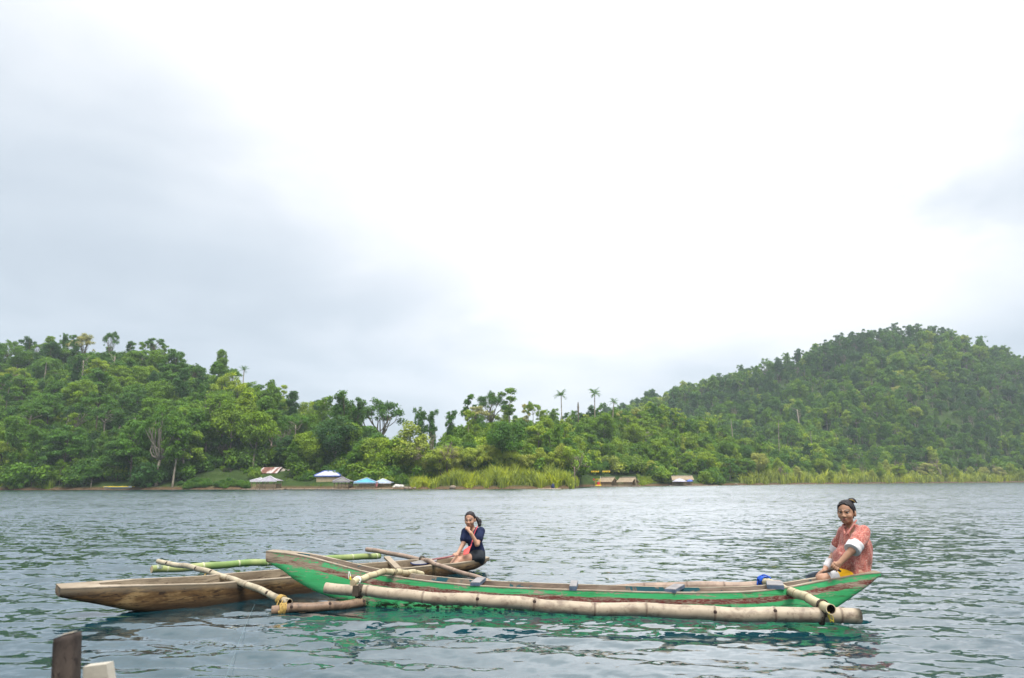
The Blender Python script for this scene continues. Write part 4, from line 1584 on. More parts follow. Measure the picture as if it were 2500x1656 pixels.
    for i in range(11):
        t = i / 10 * 2 - 1
        w = 0.45 * (1 - t * t) ** 0.5 + 0.03
        st.append([(t * 1.6, -w, 0), (t * 1.6, -w * 0.8, 0.22), (t * 1.6, 0, 0.32), (t * 1.6, w * 0.8, 0.22), (t * 1.6, w, 0)])
    mb.add([p for s in st for p in s], [(i * 5 + j, i * 5 + j + 1, i * 5 + j + 6, i * 5 + j + 5) for i in range(10) for j in range(4)])
    mb.build('hull', WHITE_TRIM, o, True)
    # low dark table on the lawn
    x, Y = (552 - 1250) / 1703 * 138.0, 138.0
    o = thing('garden_table', 'low dark table standing on the lawn', 'table', (x, Y, float(land_z(x, Y))))
    MB().box((0, 0, 0.55), (1.7, 0.9, 0.08)).build('table_top', POLE_DARK, o)
    for sx in (-0.7, 0.7):
        for sy in (-0.35, 0.35):
            MB().box((sx, sy, 0.27), (0.1, 0.1, 0.5)).build('leg', POLE_DARK, o)
    # stones
    r = np.random.default_rng(9)

    def stone(label, px, Y, s, mat, group=None):
        x = (px - 1250) / 1703 * Y
        n = 10
        vs = []
        fs = []
        for j in range(5):
            for i in range(n):
                a, e = 2 * math.pi * i / n, -0.6 + 2.0 * j / 4
                q = s * (0.85 + 0.3 * r.random())
                vs.append((q * math.cos(a) * math.cos(min(e, 1.45)), q * 0.8 * math.sin(a) * math.cos(min(e, 1.45)), q * 0.65 * math.sin(e)))
        for j in range(4):
            for i in range(n):
                fs.append((j * n + i, j * n + (i + 1) % n, (j + 1) * n + (i + 1) % n, (j + 1) * n + i))
        fs.append(tuple(4 * n + i for i in range(n)))
        o = link('boulder', mesh_from(vs, fs, 'boulder', True), mat, None, (x, Y, max(0.05, float(land_z(x, Y))) + s * 0.2))
        tag(o, label, 'boulder', group)
    for i, px in enumerate((961, 966, 971, 976, 980)):
        stone('pale boulder in the heap right of the pale-blue hut', px, 122.5 + (i % 2) * 0.5, 0.30 + 0.12 * (i % 3), STONE_PALE, 'pale boulders by the hut')
    for px, s in ((1105, 0.62), (990, 0.4), (1000, 0.3), (1012, 0.35), (1795, 0.4)):
        stone('large brown boulder at the left end of the reeds' if px == 1105 else 'brown boulder on the shore below the tall hill' if px == 1795 else 'brown shore boulder between the huts and the reeds',
              px, float(interp(SHORE, px)) + 0.4, s, STONE_BROWN, None if px in (1105, 1795) else 'brown shore boulders')


small_shore_things()
# ------------------------------------------------------------------ boats
def bamboo_mat(name, col, node_col, dark, green=None, wear=0.5):
    def b(t, p):
        tc = t.new('ShaderNodeTexCoord').outputs['Object']
        u = t.attr('len').outputs['Fac']
        nd = t.attr('node').outputs['Fac']
        st = t.noise(t.mapping(tc, (4, 4, 4)), 1.0, 3, 0.6, 0.5)
        sp = t.noise(tc, 26, 5, 0.65)
        bl = t.noise(tc, 7, 4, 0.6, 0.6)
        c = t.ramp(st, [(0.3, tuple(x * 0.72 for x in col)), (0.5, col), (0.72, tuple(min(1, x * 1.2) for x in col))])
        if green:
            c = t.mix(t.step(t.noise(tc, 1.2, 3, 0.5), 0.35, 0.6), c, green)
        k = t.math('MULTIPLY', t.step(bl, 0.47, 0.66), wear)
        c = t.mix(k, c, dark)
        k2 = t.math('MULTIPLY', t.step(sp, 0.54, 0.66), wear * 0.9)
        c = t.mix(k2, c, dark)
        c = t.mix(t.math('MULTIPLY', t.step(nd, 0.25, 0.85), t.math('MULTIPLY_ADD', bl, 0.9, 0.25), clamp=True), c, node_col)
        t.put(p, 'Base Color', c)
        t.put(p, 'Roughness', 0.50)
        t.put(p, 'Specular IOR Level', 0.35)
        bn = t.new('ShaderNodeBump', ins={'Height': sp, 'Strength': 0.15, 'Distance': 0.004})
        t.put(p, 'Normal', bn)
    return material(name, b)


BAM_PALE = bamboo_mat('pale_dry_bamboo', (0.38, 0.33, 0.23), (0.16, 0.11, 0.07), (0.13, 0.09, 0.06), None, 0.45)
BAM_TAN = bamboo_mat('tan_weathered_bamboo', (0.35, 0.285, 0.205), (0.10, 0.065, 0.045), (0.11, 0.07, 0.05), None, 0.55)
BAM_CREAM = bamboo_mat('cream_bamboo', (0.44, 0.385, 0.235), (0.20, 0.15, 0.08), (0.25, 0.18, 0.10), None, 0.3)
BAM_GREEN = bamboo_mat('green_bamboo', (0.30, 0.33, 0.13), (0.52, 0.50, 0.34), (0.10, 0.13, 0.04), (0.15, 0.235, 0.065), 0.25)
BAM_DARK = bamboo_mat('wet_brown_bamboo', (0.20, 0.13, 0.085), (0.06, 0.04, 0.03), (0.05, 0.032, 0.022), None, 0.7)
BAM_RUST = bamboo_mat('reddish_bamboo', (0.29, 0.21, 0.155), (0.12, 0.08, 0.06), (0.13, 0.08, 0.06), None, 0.4)
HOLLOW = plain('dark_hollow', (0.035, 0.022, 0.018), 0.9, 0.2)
CUT_END = plain('cut_bamboo_end', (0.50, 0.40, 0.25), 0.8, 0.25, 20)


def catmull(pts, n):
    pts = [Vector(p) for p in pts]
    if len(pts) == 2:
        return [pts[0].lerp(pts[1], i / n) for i in range(n + 1)]
    ex = [pts[0] * 2 - pts[1]] + pts + [pts[-1] * 2 - pts[-2]]
    out = []
    m = len(pts) - 1
    for k in range(n + 1):
        s = k / n * m
        i = min(int(s), m - 1)
        t = s - i
        p0, p1, p2, p3 = ex[i:i + 4]
        out.append(0.5 * ((2 * p1) + (p2 - p0) * t + (2 * p0 - 5 * p1 + 4 * p2 - p3) * t * t + (3 * p1 - p0 - 3 * p2 + p3) * t ** 3))
    return out


def bamboo(name, pts, r0, r1, mat, parent, step=0.32, seg=20, hollow=(True, True), origin=None, seed=0, knots=False, smooth_n=80):
    """a bamboo culm with raised node rings and open ends; pts in world, stored relative to origin"""
    o0 = Vector(origin) if origin is not None else Vector((0, 0, 0))
    r = np.random.default_rng(seed + 90)
    path = catmull(pts, smooth_n)
    ph = seed * 1.7
    path = [p + Vector((0, 0.006 * math.sin(0.21 * i + ph), 0.007 * math.sin(0.17 * i + 2 * ph) + 0.004 * math.sin(0.43 * i + ph))) * min(1, i / 6, (smooth_n - i) / 6) for i, p in enumerate(path)]
    d = [0.0]
    for a, b in zip(path, path[1:]):
        d.append(d[-1] + (b - a).length)
    L = d[-1]
    nodes, x = [], step * r.uniform(0.35, 0.8)
    while x < L - 0.05:
        nodes.append(x)
        x += step * r.uniform(0.85, 1.15)
    cuts = sorted(set([0.0, L] + [round(L * i / 60, 4) for i in range(61)] + [n + e for n in nodes for e in (-0.03, -0.012, -0.005, 0.0, 0.005, 0.012, 0.03) if 0 < n + e < L]))

    def at(s):
        i = int(np.searchsorted(d, s)) - 1
        i = max(0, min(i, len(path) - 2))
        t = (s - d[i]) / max(1e-9, d[i + 1] - d[i])
        return path[i].lerp(path[i + 1], t)
    P_, R_, N_ = [], [], []
    for s in cuts:
        rad = r0 + (r1 - r0) * s / L
        e = min([abs(s - n) for n in nodes] + [9])
        bump = 0.085 * max(0, 1 - e / 0.014) - 0.02 * max(0, 1 - abs(e - 0.028) / 0.015)
        q = [n for n in nodes if n < s]
        wob = 0.012 * math.sin(3.0 * s + seed)
        P_.append(at(s) - o0)
        R_.append(rad * (1 + bump + wob))
        N_.append(max(0.0, 1 - e / 0.022))
    mb = MB()
    mb.tube(P_, R_, seg, caps=False, node=N_, len=cuts)
    o = mb.build(name, mat, parent, True)
    for end in (0, 1):
        i = 0 if end == 0 else len(P_) - 1
        dirv = (P_[1] - P_[0]).normalized() if end == 0 else (P_[-2] - P_[-1]).normalized()
        c, ra = P_[i], R_[i]
        ax = dirv.cross(Vector((0, 0, 1)) if abs(dirv.z) < 0.9 else Vector((0, 1, 0))).normalized()
        ay = dirv.cross(ax)
        ring = lambda q, k: [c + dirv * q + (ax * math.cos(2 * math.pi * j / seg) + ay * math.sin(2 * math.pi * j / seg)) * ra * k for j in range(seg)]
        m2 = MB()
        v = ring(0.0, 1.0) + ring(0.0, 0.84) + ring(0.06, 0.80)
        m2.add(v, [(j, (j + 1) % seg, seg + (j + 1) % seg, seg + j) for j in range(seg)])
        m2.build('cut_rim', CUT_END, o)
        m3 = MB()
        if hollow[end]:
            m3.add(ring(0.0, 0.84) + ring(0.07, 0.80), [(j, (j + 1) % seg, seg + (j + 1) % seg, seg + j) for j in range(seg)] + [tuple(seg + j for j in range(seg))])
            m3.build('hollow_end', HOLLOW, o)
        else:
            m3.add(ring(0.0, 0.84) + ring(-0.002, 0.3), [(j, (j + 1) % seg, seg + (j + 1) % seg, seg + j) for j in range(seg)] + [tuple(seg + j for j in range(seg))])
            m3.build('closed_end', CUT_END, o)
    if knots:
        for i, n in enumerate(nodes):
            if r.random() < 0.75:
                p = at(n) - o0
                t = (at(min(L, n + 0.02)) - at(max(0, n - 0.02))).normalized()
                side = Vector((0, -1, 0.75 if i % 2 else 0.35))
                side = (side - t * side.dot(t)).normalized()
                rad = r0 + (r1 - r0) * n / L
                m4 = MB()
                m4.tube([p + side * rad * 0.9, p + side * rad * 1.07, p + side * rad * 1.12], [0.020, 0.015, 0.007], 7)
                m4.build('branch_knot', HOLLOW, o, True)
    return o


def lashing(name, c, axis, rad, turns, wid, mat, parent, origin, thick=0.006, seed=0, tails=0):
    """turns of cord round a pole"""
    r = np.random.default_rng(seed)
    axis = Vector(axis).normalized()
    ax = axis.cross(Vector((0, 0, 1)) if abs(axis.z) < 0.9 else Vector((0, 1, 0))).normalized()
    ay = axis.cross(ax)
    pts = []
    n = turns * 18
    for i in range(n + 1):
        a = 2 * math.pi * i / 18
        pts.append(Vector(c) - Vector(origin) + axis * ((i / n - 0.5) * wid + r.normal(0, thick * 0.25)) + (ax * math.cos(a) + ay * math.sin(a)) * (rad + thick * (0.8 + 0.25 * r.random())))
    mb = MB()
    mb.tube(pts, thick, 6)
    return mb.build(name, mat, parent, True)


def tails(name, pts_list, rad, mat, parent, origin):
    o = None
    for pts in pts_list:
        mb = MB()
        mb.tube([p - Vector(origin) for p in catmull(pts, 14)], rad, 5)
        o = mb.build(name, mat, parent, True)
    return o


class Hull:
    """a dugout: side lines taken along the centre plane; s in 0..1 from bow to stern"""
    def __init__(s, A, B, off, top, bot, beam, deep=-0.14, shell=0.035):
        s.A, s.B = Vector(A), Vector(B)
        s.dir = (s.B - s.A)
        s.dir.z = 0
        s.dir.normalize()
        s.nrm = Vector((s.dir.y, -s.dir.x, 0))
        if s.nrm.y > 0:
            s.nrm = -s.nrm                    # towards the dock
        s.org = (s.A + s.B) / 2
        s.org.z = 0
        s.off = off
        s.beam, s.deep, s.shell = beam, deep, shell
        s.top = [s.on_plane(q[0], q[1], q[2] if len(q) > 2 else off) for q in top]
        s.bot = [s.on_plane(x, y, 0.0) for x, y in bot]

    def on_plane(s, px, py, off):
        d = ray(px, py)
        q = s.A + s.nrm * off
        t = (q - EYE).dot(s.nrm) / d.dot(s.nrm)
        p = EYE + d * t
        return ((p - s.org).dot(s.dir), p.z)

    def local(s, p):
        v = Vector(p) - s.org
        return Vector((v.dot(s.dir), v.dot(s.nrm), v.z))

    def world(s, x, y, z):
        return s.org + s.dir * x + s.nrm * y + Vector((0, 0, z))


def build_hull(h, x0, x1, beamf, topf, botf, mat, imat, rmat, parent, ns=90, expo=2.2, inner_from=0.04, inner_to=0.96, floor=0.10, rim=0.010, namer='hull', roll=0.0):
    """outer skin, inner hollow and a rim strip; object axes follow world, origin = parent"""
    nb = 14
    org = parent.location

    def V(x, y, z):
        return h.world(x, y, z + (beamf(x) - y) * roll) - org        # listing towards the dock by roll
    ov, dg, al = [], [], []
    xs = [x0 + (x1 - x0) * (0.5 - 0.5 * math.cos(math.pi * i / (ns - 1))) * 1.0 for i in range(ns)]
    for x in xs:
        b, zt, zk = beamf(x), topf(x), botf(x)
        zk = min(zk, zt - 0.05)
        for j in range(2 * nb + 1):
            q = j / nb - 1                      # -1 near side gunwale .. 1 far side gunwale
            a = abs(q)
            f = (1 - (1 - a) ** expo) ** (1 / expo)      # width share
            z = zk + (zt - zk) * (1 - (1 - a ** 2.1) ** 0.75)
            y = b * f * (1 if q < 0 else -1)
            ov.append(V(x, y, z))
            dg.append(zt - z)
            al.append(x)
    m = 2 * nb + 1
    fo = [(i * m + j, i * m + j + 1, (i + 1) * m + j + 1, (i + 1) * m + j) for i in range(ns - 1) for j in range(m - 1)]
    fo += [tuple(j for j in range(m)), tuple((ns - 1) * m + j for j in reversed(range(m)))]
    hull = link(namer, mesh_from(ov, fo, namer, True, {'dg': dg, 'al': al}), mat, parent)
    # hollow
    iv, idg = [], []
    k0, k1 = x0 + (x1 - x0) * inner_from, x0 + (x1 - x0) * inner_to
    ni = 70
    for i in range(ni):
        x = k0 + (k1 - k0) * i / (ni - 1)
        e = min(1.0, math.sin(math.pi * (0.02 + 0.96 * i / (ni - 1))) * 3.2) ** 0.6
        b, zt, zk = beamf(x), topf(x), botf(x)
        bi = max(0.012, (b - h.shell) * e)
        zf = max(zk + 0.05, min(zt - 0.02, zt - (zt - max(zk + 0.05, floor)) * e))
        for j in range(2 * nb + 1):
            q = j / nb - 1
            a = abs(q)
            f = (1 - (1 - a) ** 2.6) ** (1 / 2.6)
            z = zf + (zt + 0.002 - zf) * (a ** 3.0)
            iv.append(V(x, bi * f * (1 if q < 0 else -1), z))
            idg.append(zt - z)
    fi = [(i * m + j, (i + 1) * m + j, (i + 1) * m + j + 1, i * m + j + 1) for i in range(ni - 1) for j in range(m - 1)]
    link('hollow', mesh_from(iv, fi, 'hollow', True, {'dg': idg}), imat, parent)
    # rim between the skins, slightly proud, closing the decks at both ends
    rv, rf = [], []
    nr = 100
    for i in range(nr):
        x = x0 + (x1 - x0) * (0.5 - 0.5 * math.cos(math.pi * i / (nr - 1)))
        b, zt = beamf(x), topf(x) + 0.004
        if k0 <= x <= k1:
            u = (x - k0) / (k1 - k0)
            e = min(1.0, math.sin(math.pi * (0.02 + 0.96 * u)) * 3.2) ** 0.6
            bi = max(0.0, (b - h.shell) * e)
        else:
            bi = 0.0
        rv += [V(x, b + 0.003, zt - rim), V(x, b + 0.003, zt), V(x, bi, zt), V(x, -bi, zt), V(x, -b - 0.003, zt), V(x, -b - 0.003, zt - rim)]
    for i in range(nr - 1):
        for j in (0, 1, 3, 4):
            rf.append((i * 6 + j, (i + 1) * 6 + j, (i + 1) * 6 + j + 1, i * 6 + j + 1))
        rf.append((i * 6 + 2, (i + 1) * 6 + 2, (i + 1) * 6 + 3, i * 6 + 3)) if not (k0 < x0 + (x1 - x0) * (0.5 - 0.5 * math.cos(math.pi * (i + 0.5) / (nr - 1))) < k1) else None
    link('gunwale', mesh_from(rv, rf, 'gunwale', False), rmat, parent)
    return hull


def interp_f(pts):
    xs = np.array([p[0] for p in pts])
    zs = np.array([p[1] for p in pts])
    o = np.argsort(xs)
    xs, zs = xs[o], zs[o]
    return lambda x: float(np.interp(x, xs, zs))


def smooth_f(f, w=0.18):
    k = np.linspace(-w, w, 9)
    return lambda x: float(np.mean([f(x + q) for q in k]))


# ---- paint and wood
def green_paint():
    def b(t, p):
        tc = t.new('ShaderNodeTexCoord').outputs['Object']
        dg = t.attr('dg').outputs['Fac']
        al = t.attr('al').outputs['Fac']
        n_s = t.noise(t.mapping(tc, (1.6, 1.6, 9)), 2.0, 6, 0.68, 0.4)
        n_b = t.noise(t.mapping(tc, (1.0, 1.0, 4.5)), 1.6, 4, 0.6, 0.5)
        n_f = t.noise(t.mapping(tc, (1.3, 1.3, 5)), 16, 4, 0.65, 0.3)
        green = t.ramp(n_b, [(0.3, (0.045, 0.33, 0.11)), (0.5, (0.06, 0.42, 0.15)), (0.7, (0.095, 0.48, 0.20))])
        wood = t.ramp(n_s, [(0.3, (0.13, 0.085, 0.06)), (0.5, (0.28, 0.21, 0.15)), (0.7, (0.42, 0.34, 0.26))])
        red = t.ramp(n_s, [(0.3, (0.09, 0.018, 0.018)), (0.55, (0.19, 0.040, 0.036)), (0.75, (0.24, 0.10, 0.07))])
        wob = t.math('MULTIPLY', t.math('SUBTRACT', n_s, 0.5), 0.055)
        dd = t.math('ADD', dg, wob)
        lo, hi = 0.060, 0.112
        st = t.math('MULTIPLY', t.step(dd, lo - 0.006, lo + 0.006), t.math('SUBTRACT', 1.0, t.step(dd, hi - 0.006, hi + 0.008)))
        # the band widens and drops along the raised bow and stern
        st_w = t.math('MULTIPLY', st, t.step(t.math('ADD', n_f, t.math('MULTIPLY', n_s, 0.4)), 0.60, 0.74))
        col = t.mix(st, green, wood)
        col = t.mix(st_w, col, red)
        # bare wood: along the rail and over the upper bow
        bow = t.step(al, -1.55, -3.15)
        rail = t.math('SUBTRACT', 1.0, t.step(dg, 0.0, 0.05))
        wear = t.math('ADD', t.math('MULTIPLY', bow, t.math('SUBTRACT', 1.0, t.step(dg, 0.02, 0.20))), t.math('MULTIPLY', rail, 0.15))
        wk = t.step(t.math('ADD', t.math('MULTIPLY', n_s, 0.75), t.math('MULTIPLY_ADD', n_f, 0.4, t.math('MULTIPLY', wear, 0.10))), 0.61, 0.68)
        col = t.mix(wk, col, wood)
        # scratches
        sc_ = t.step(t.noise(t.mapping(tc, (0.8, 0.8, 14)), 5, 3, 0.6), 0.60, 0.68)
        col = t.mix(t.math('MULTIPLY', sc_, 0.7), col, (0.06, 0.05, 0.03))
        # weed and black growth near the water
        z = t.new('ShaderNodeSeparateXYZ', ins={0: tc}).outputs[2]
        lim = t.math('MULTIPLY_ADD', n_b, 0.16, -0.03)
        alg = t.math('SUBTRACT', 1.0, t.step(z, t.math('SUBTRACT', lim, 0.015), t.math('ADD', lim, 0.05)))
        algp = t.math('MULTIPLY', alg, t.step(t.noise(t.mapping(tc, (1.2, 1.2, 3)), 11, 5, 0.7, 0.6), 0.46, 0.54))
        col = t.mix(algp, col, (0.012, 0.016, 0.008))
        t.put(p, 'Base Color', col)
        t.put(p, 'Roughness', 0.62)
        t.put(p, 'Specular IOR Level', 0.25)
        bn = t.new('ShaderNodeBump', ins={'Height': t.math('MULTIPLY_ADD', n_s, 0.6, t.math('MULTIPLY', n_f, 0.4)), 'Strength': 0.35, 'Distance': 0.012})
        t.put(p, 'Normal', bn)
    return material('worn_green_paint', b)


def old_wood(name, a, b_, c, dark, grain=(1.2, 1.2, 7), algae=True):
    def b(t, p):
        tc = t.new('ShaderNodeTexCoord').outputs['Object']
        dg = t.attr('dg').outputs['Fac']
        n_s = t.noise(t.mapping(tc, grain), 2.2, 6, 0.68, 0.5)
        n_b = t.noise(tc, 1.7, 4, 0.6, 0.6)
        n_f = t.noise(tc, 24, 4, 0.65)
        k = t.math('MULTIPLY_ADD', n_b, 0.55, t.math('MULTIPLY', n_s, 0.45))
        col = t.ramp(k, [(0.38, a), (0.5, b_), (0.60, c)])
        cr = t.step(t.noise(t.mapping(tc, grain), 7, 4, 0.7, 0.3), 0.52, 0.62)
        col = t.mix(t.math('MULTIPLY', cr, 0.9), col, dark)
        # bleached and dirty at the rim
        rim = t.math('SUBTRACT', 1.0, t.step(t.math('ADD', dg, t.math('MULTIPLY', n_s, 0.06)), 0.03, 0.11))
        col = t.mix(t.math('MULTIPLY', rim, 0.6), col, (0.27, 0.22, 0.155))
        if algae:
            z = t.new('ShaderNodeSeparateXYZ', ins={0: tc}).outputs[2]
            wl = t.math('SUBTRACT', 1.0, t.step(t.math('ADD', z, t.math('MULTIPLY', n_b, -0.14)), -0.06, 0.05))
            col = t.mix(t.math('MULTIPLY', wl, 0.9), col, (0.028, 0.017, 0.009))
        col = t.mix(t.math('MULTIPLY', t.step(n_f, 0.62, 0.7), 0.5), col, dark)
        t.put(p, 'Base Color', col)
        t.put(p, 'Roughness', 0.75)
        t.put(p, 'Specular IOR Level', 0.25)
        bn = t.new('ShaderNodeBump', ins={'Height': t.math('MULTIPLY_ADD', n_s, 0.7, t.math('MULTIPLY', n_f, 0.3)), 'Strength': 0.5, 'Distance': 0.015})
        t.put(p, 'Normal', bn)
    return material(name, b)


GPAINT = green_paint()
BROWN_WOOD = old_wood('brown_dugout_wood', (0.022, 0.013, 0.007), (0.090, 0.050, 0.019), (0.22, 0.145, 0.065), (0.018, 0.011, 0.007))
GREY_WOOD = old_wood('grey_dugout_inside', (0.10, 0.075, 0.05), (0.22, 0.175, 0.12), (0.34, 0.28, 0.20), (0.045, 0.03, 0.02), algae=False)
RIM_WOOD = old_wood('bleached_rim_wood', (0.17, 0.135, 0.10), (0.31, 0.26, 0.20), (0.44, 0.38, 0.31), (0.10, 0.07, 0.05), algae=False)


def inside_green():
    def b(t, p):
        tc = t.new('ShaderNodeTexCoord').outputs['Object']
        n_s = t.noise(t.mapping(tc, (1.2, 1.2, 6)), 2.2, 6, 0.68, 0.5)
        n_b = t.noise(t.mapping(tc, (1, 1, 1)), 3.0, 5, 0.7, 0.5)
        wood = t.ramp(n_s, [(0.3, (0.10, 0.07, 0.055)), (0.5, (0.23, 0.175, 0.13)), (0.7, (0.36, 0.30, 0.24))])
        col = t.mix(t.step(n_b, 0.56, 0.60), wood, (0.015, 0.10, 0.12))
        t.put(p, 'Base Color', col)
        t.put(p, 'Roughness', 0.8)
    return material('faded_blue_inside', b)


GIN = inside_green()
BLUE_WOOD = plain('blue_grey_painted_wood', (0.085, 0.12, 0.17), 0.75, 0.5, 6.0, 0.3)
PALE_TOP = plain('worn_plank_top', (0.22, 0.21, 0.21), 0.8, 0.35, 8.0, 0.3)
ROPE_BLUE = plain('blue_nylon_rope', (0.010, 0.075, 0.42), 0.6, 0.35, 30)
ROPE_YELLOW = plain('yellow_nylon_twine', (0.62, 0.50, 0.06), 0.6, 0.3, 30)
ROPE_BROWN = plain('ochre_twine', (0.36, 0.24, 0.07), 0.8, 0.35, 30)
ROPE_DARK = plain('dark_wet_cord', (0.055, 0.042, 0.03), 0.8, 0.35, 30)
CLEAR_LINE = plain('pale_line', (0.70, 0.72, 0.66), 0.4, 0.1, 30)


# ---- green boat ---------------------------------------------------------
GA, GB = WL(890, 1476), WL(2014, 1497)
GH = Hull(GA, GB, 0.16,
          [(655, 1345, 0.04), (699, 1351, 0.10), (751, 1361.5), (819, 1378.6), (895, 1398), (955, 1407), (1039, 1418), (1144, 1428), (1250, 1434), (1389, 1439), (1612, 1446), (1720, 1447), (1831, 1445), (1892, 1440),
           (1945, 1432), (2011, 1420), (2057, 1411, 0.12), (2100, 1402, 0.09), (2146, 1396.5, 0.03)],
          [(656, 1371), (670, 1379), (699, 1394), (725, 1415), (767, 1439), (803, 1453), (843, 1467.6), (890, 1480), (2014, 1498), (2036, 1483), (2079, 1454), (2115, 1429.5), (2140, 1407), (2147, 1399)], 0.17)
gx0, gx1 = GH.bot[0][0] + 0.0, GH.top[-1][0]
_gt = smooth_f(interp_f(GH.top), 0.10)
_gbot_raw = interp_f([p for p in GH.bot if True])


def g_bot(x):
    z = _gbot_raw(x)
    return z if z > 0.02 else 0.02 - 0.16 * min(1.0, (0.02 - z) * 12 + 0.35 * min(1, max(0, min(x - GH.bot[7][0], GH.bot[8][0] - x)) / 0.6))


def g_beam(x):
    t = (x - gx0) / (gx1 - gx0)
    return 0.035 + 0.165 * max(0.0, math.sin(math.pi * min(1, max(0, 0.03 + 0.95 * t)))) ** 0.55


green_boat = thing('green_boat', 'green painted outrigger dugout with a worn red stripe and bamboo floats', 'boat', tuple(GH.org))
build_hull(GH, gx0, gx1, g_beam, _gt, g_bot, GPAINT, GIN, RIM_WOOD, green_boat, inner_from=0.05, inner_to=0.93, floor=0.06)
GO = GH.org


def gpt(px, py, Y):
    return P(px, py, Y)


# near float (raised towards the bow), far float
GF = [P(794, 1435.5, 6.85), P(882, 1443.5, 6.82), P(1039, 1457, 6.75), P(1235, 1471, 6.67), P(1392, 1482.5, 6.61), P(1634, 1493.5, 6.54), P(1842, 1499.5, 6.47), P(2099, 1505, 6.40)]
bamboo('near_float', GF, 0.050, 0.066, BAM_TAN, green_boat, 0.53, 24, (True, False), GO, 3, True, 140)
GFF = [P(1000, 1447, 8.3), P(1414, 1439, 8.1), P(1650, 1434, 8.0), P(1850, 1430, 7.9), P(1905, 1429, 7.88)]
bamboo('far_float', GFF, 0.045, 0.052, BAM_RUST, green_boat, 0.42, 18, (True, True), GO, 4)
# arms
AR0, AR1 = P(1856, 1415.5, 7.95), P(2021, 1484.5, 6.34)
bamboo('outrigger_arm', [AR0, AR0.lerp(AR1, 0.5) + Vector((0, 0, 0.012)), AR1 + (AR1 - AR0).normalized() * 0.06], 0.037, 0.045, BAM_CREAM, green_boat, 0.27, 22, (False, True), GO, 5)
AL = [P(861, 1422.5, 6.80), P(884, 1412, 6.98), P(921, 1401.5, 7.3), P(960, 1396, 7.6), P(1000, 1398, 7.95), P(1030, 1402.5, 8.25)]
bamboo('outrigger_arm', AL, 0.031, 0.033, BAM_CREAM, green_boat, 0.17, 20, (False, False), GO, 6)
# lashings
fdir = (GF[-1] - GF[-2])
lashing('lashing', P(2005, 1503, 6.43), fdir, 0.070, 2, 0.03, ROPE_DARK, green_boat, GO, 0.008, 1)
lashing('lashing', AR1 + (AR0 - AR1).normalized() * 0.10, AR1 - AR0, 0.047, 2, 0.035, ROPE_DARK, green_boat, GO, 0.006, 2)
lashing('lashing', P(879, 1443.3, 6.82), GF[1] - GF[0], 0.053, 3, 0.05, ROPE_DARK, green_boat, GO, 0.008, 3)
lashing('lashing', AL[0].lerp(AL[1], 0.45), AL[1] - AL[0], 0.033, 3, 0.035, CLEAR_LINE, green_boat, GO, 0.004, 4)
lashing('lashing', AL[3], AL[4] - AL[3], 0.034, 2, 0.06, ROPE_DARK, green_boat, GO, 0.003, 5)
MB().beam(P(869, 1430, 6.76) - GO, P(868, 1456, 6.755) - GO, 0.055, 0.03).build('mooring_strap', ROPE_DARK, green_boat)
tails('yellow_twine', [[P(2022, 1495, 6.315), P(2026, 1507, 6.31), P(2028, 1520, 6.315)], [P(2023, 1495, 6.315), P(2033, 1508, 6.31), P(2035, 1520, 6.315)], [P(2022, 1496, 6.312), P(2024, 1510, 6.31), P(2033, 1517, 6.31)]], 0.0045, ROPE_YELLOW, green_boat, GO)
tails('clear_line', [[P(852, 1415, 6.76), P(851, 1402, 6.76), P(853, 1397, 6.76), P(857, 1413, 6.76)]], 0.004, CLEAR_LINE, green_boat, GO)
tails('yellow_twine', [[P(854, 1416, 6.75), P(855, 1408, 6.75), P(857, 1417, 6.75)]], 0.007, ROPE_YELLOW, green_boat, GO)
# blue rope round the far end of the stern arm
adir = (AR1 - AR0).normalized()
for i, q in enumerate((0.00, 0.035, 0.075)):
    lashing('blue_rope', AR0 + adir * (0.05 + q), adir + Vector((0.15 * (i - 1), 0.0, 0.1)), 0.041, 3, 0.05, ROPE_BLUE, green_boat, GO, 0.0065, 10 + i)
tails('blue_rope', [[P(1853 + 3 * i, 1412, 7.88 - 0.02 * i), P(1849 + 4 * i, 1424, 7.86), P(1850 + 5 * i, 1436, 7.86), P(1852 + 4 * i, 1446, 7.86)] for i in range(3)] + [[P(1850, 1416, 7.86), P(1862, 1404, 7.86), P(1876, 1408, 7.80), P(1882, 1413, 7.76)]], 0.008, ROPE_BLUE, green_boat, GO)


def thwart(px, wid, over, mat=None, th=0.035, lift=0.014, tilt=0.0, tone_=None):
    x = GH.on_plane(px, 1440, 0.0)[0]
    zt = _gt(x)
    b = g_beam(x)
    c = GH.world(x, 0, zt + lift) - GO
    m = Matrix((GH.dir, GH.nrm, Vector((0, 0, 1)))).transposed() @ Matrix.Rotation(tilt, 3, 'Z')
    mb = MB()
    mb.box(c, (wid, 2 * b + over, th), M=m)
    o = mb.build('thwart', mat or BLUE_WOOD, green_boat)
    m2 = MB()
    m2.box(c + Vector((0, 0, th / 2 + 0.003)), (wid * 0.96, (2 * b + over) * 0.97, 0.006), M=m)
    m2.build('worn_top', tone_ or PALE_TOP, o)


thwart(1168, 0.10, 0.02, th=0.03)
thwart(1401, 0.075, 0.01, th=0.04)
thwart(1648, 0.11, 0.02, th=0.03, tilt=0.35)
thwart(1893, 0.16, 0.02, th=0.035, tilt=0.2)
# stern deck the girl sits on
xs0, xs1 = GH.on_plane(2045, 1410, 0)[0], GH.on_plane(2105, 1402, 0)[0]

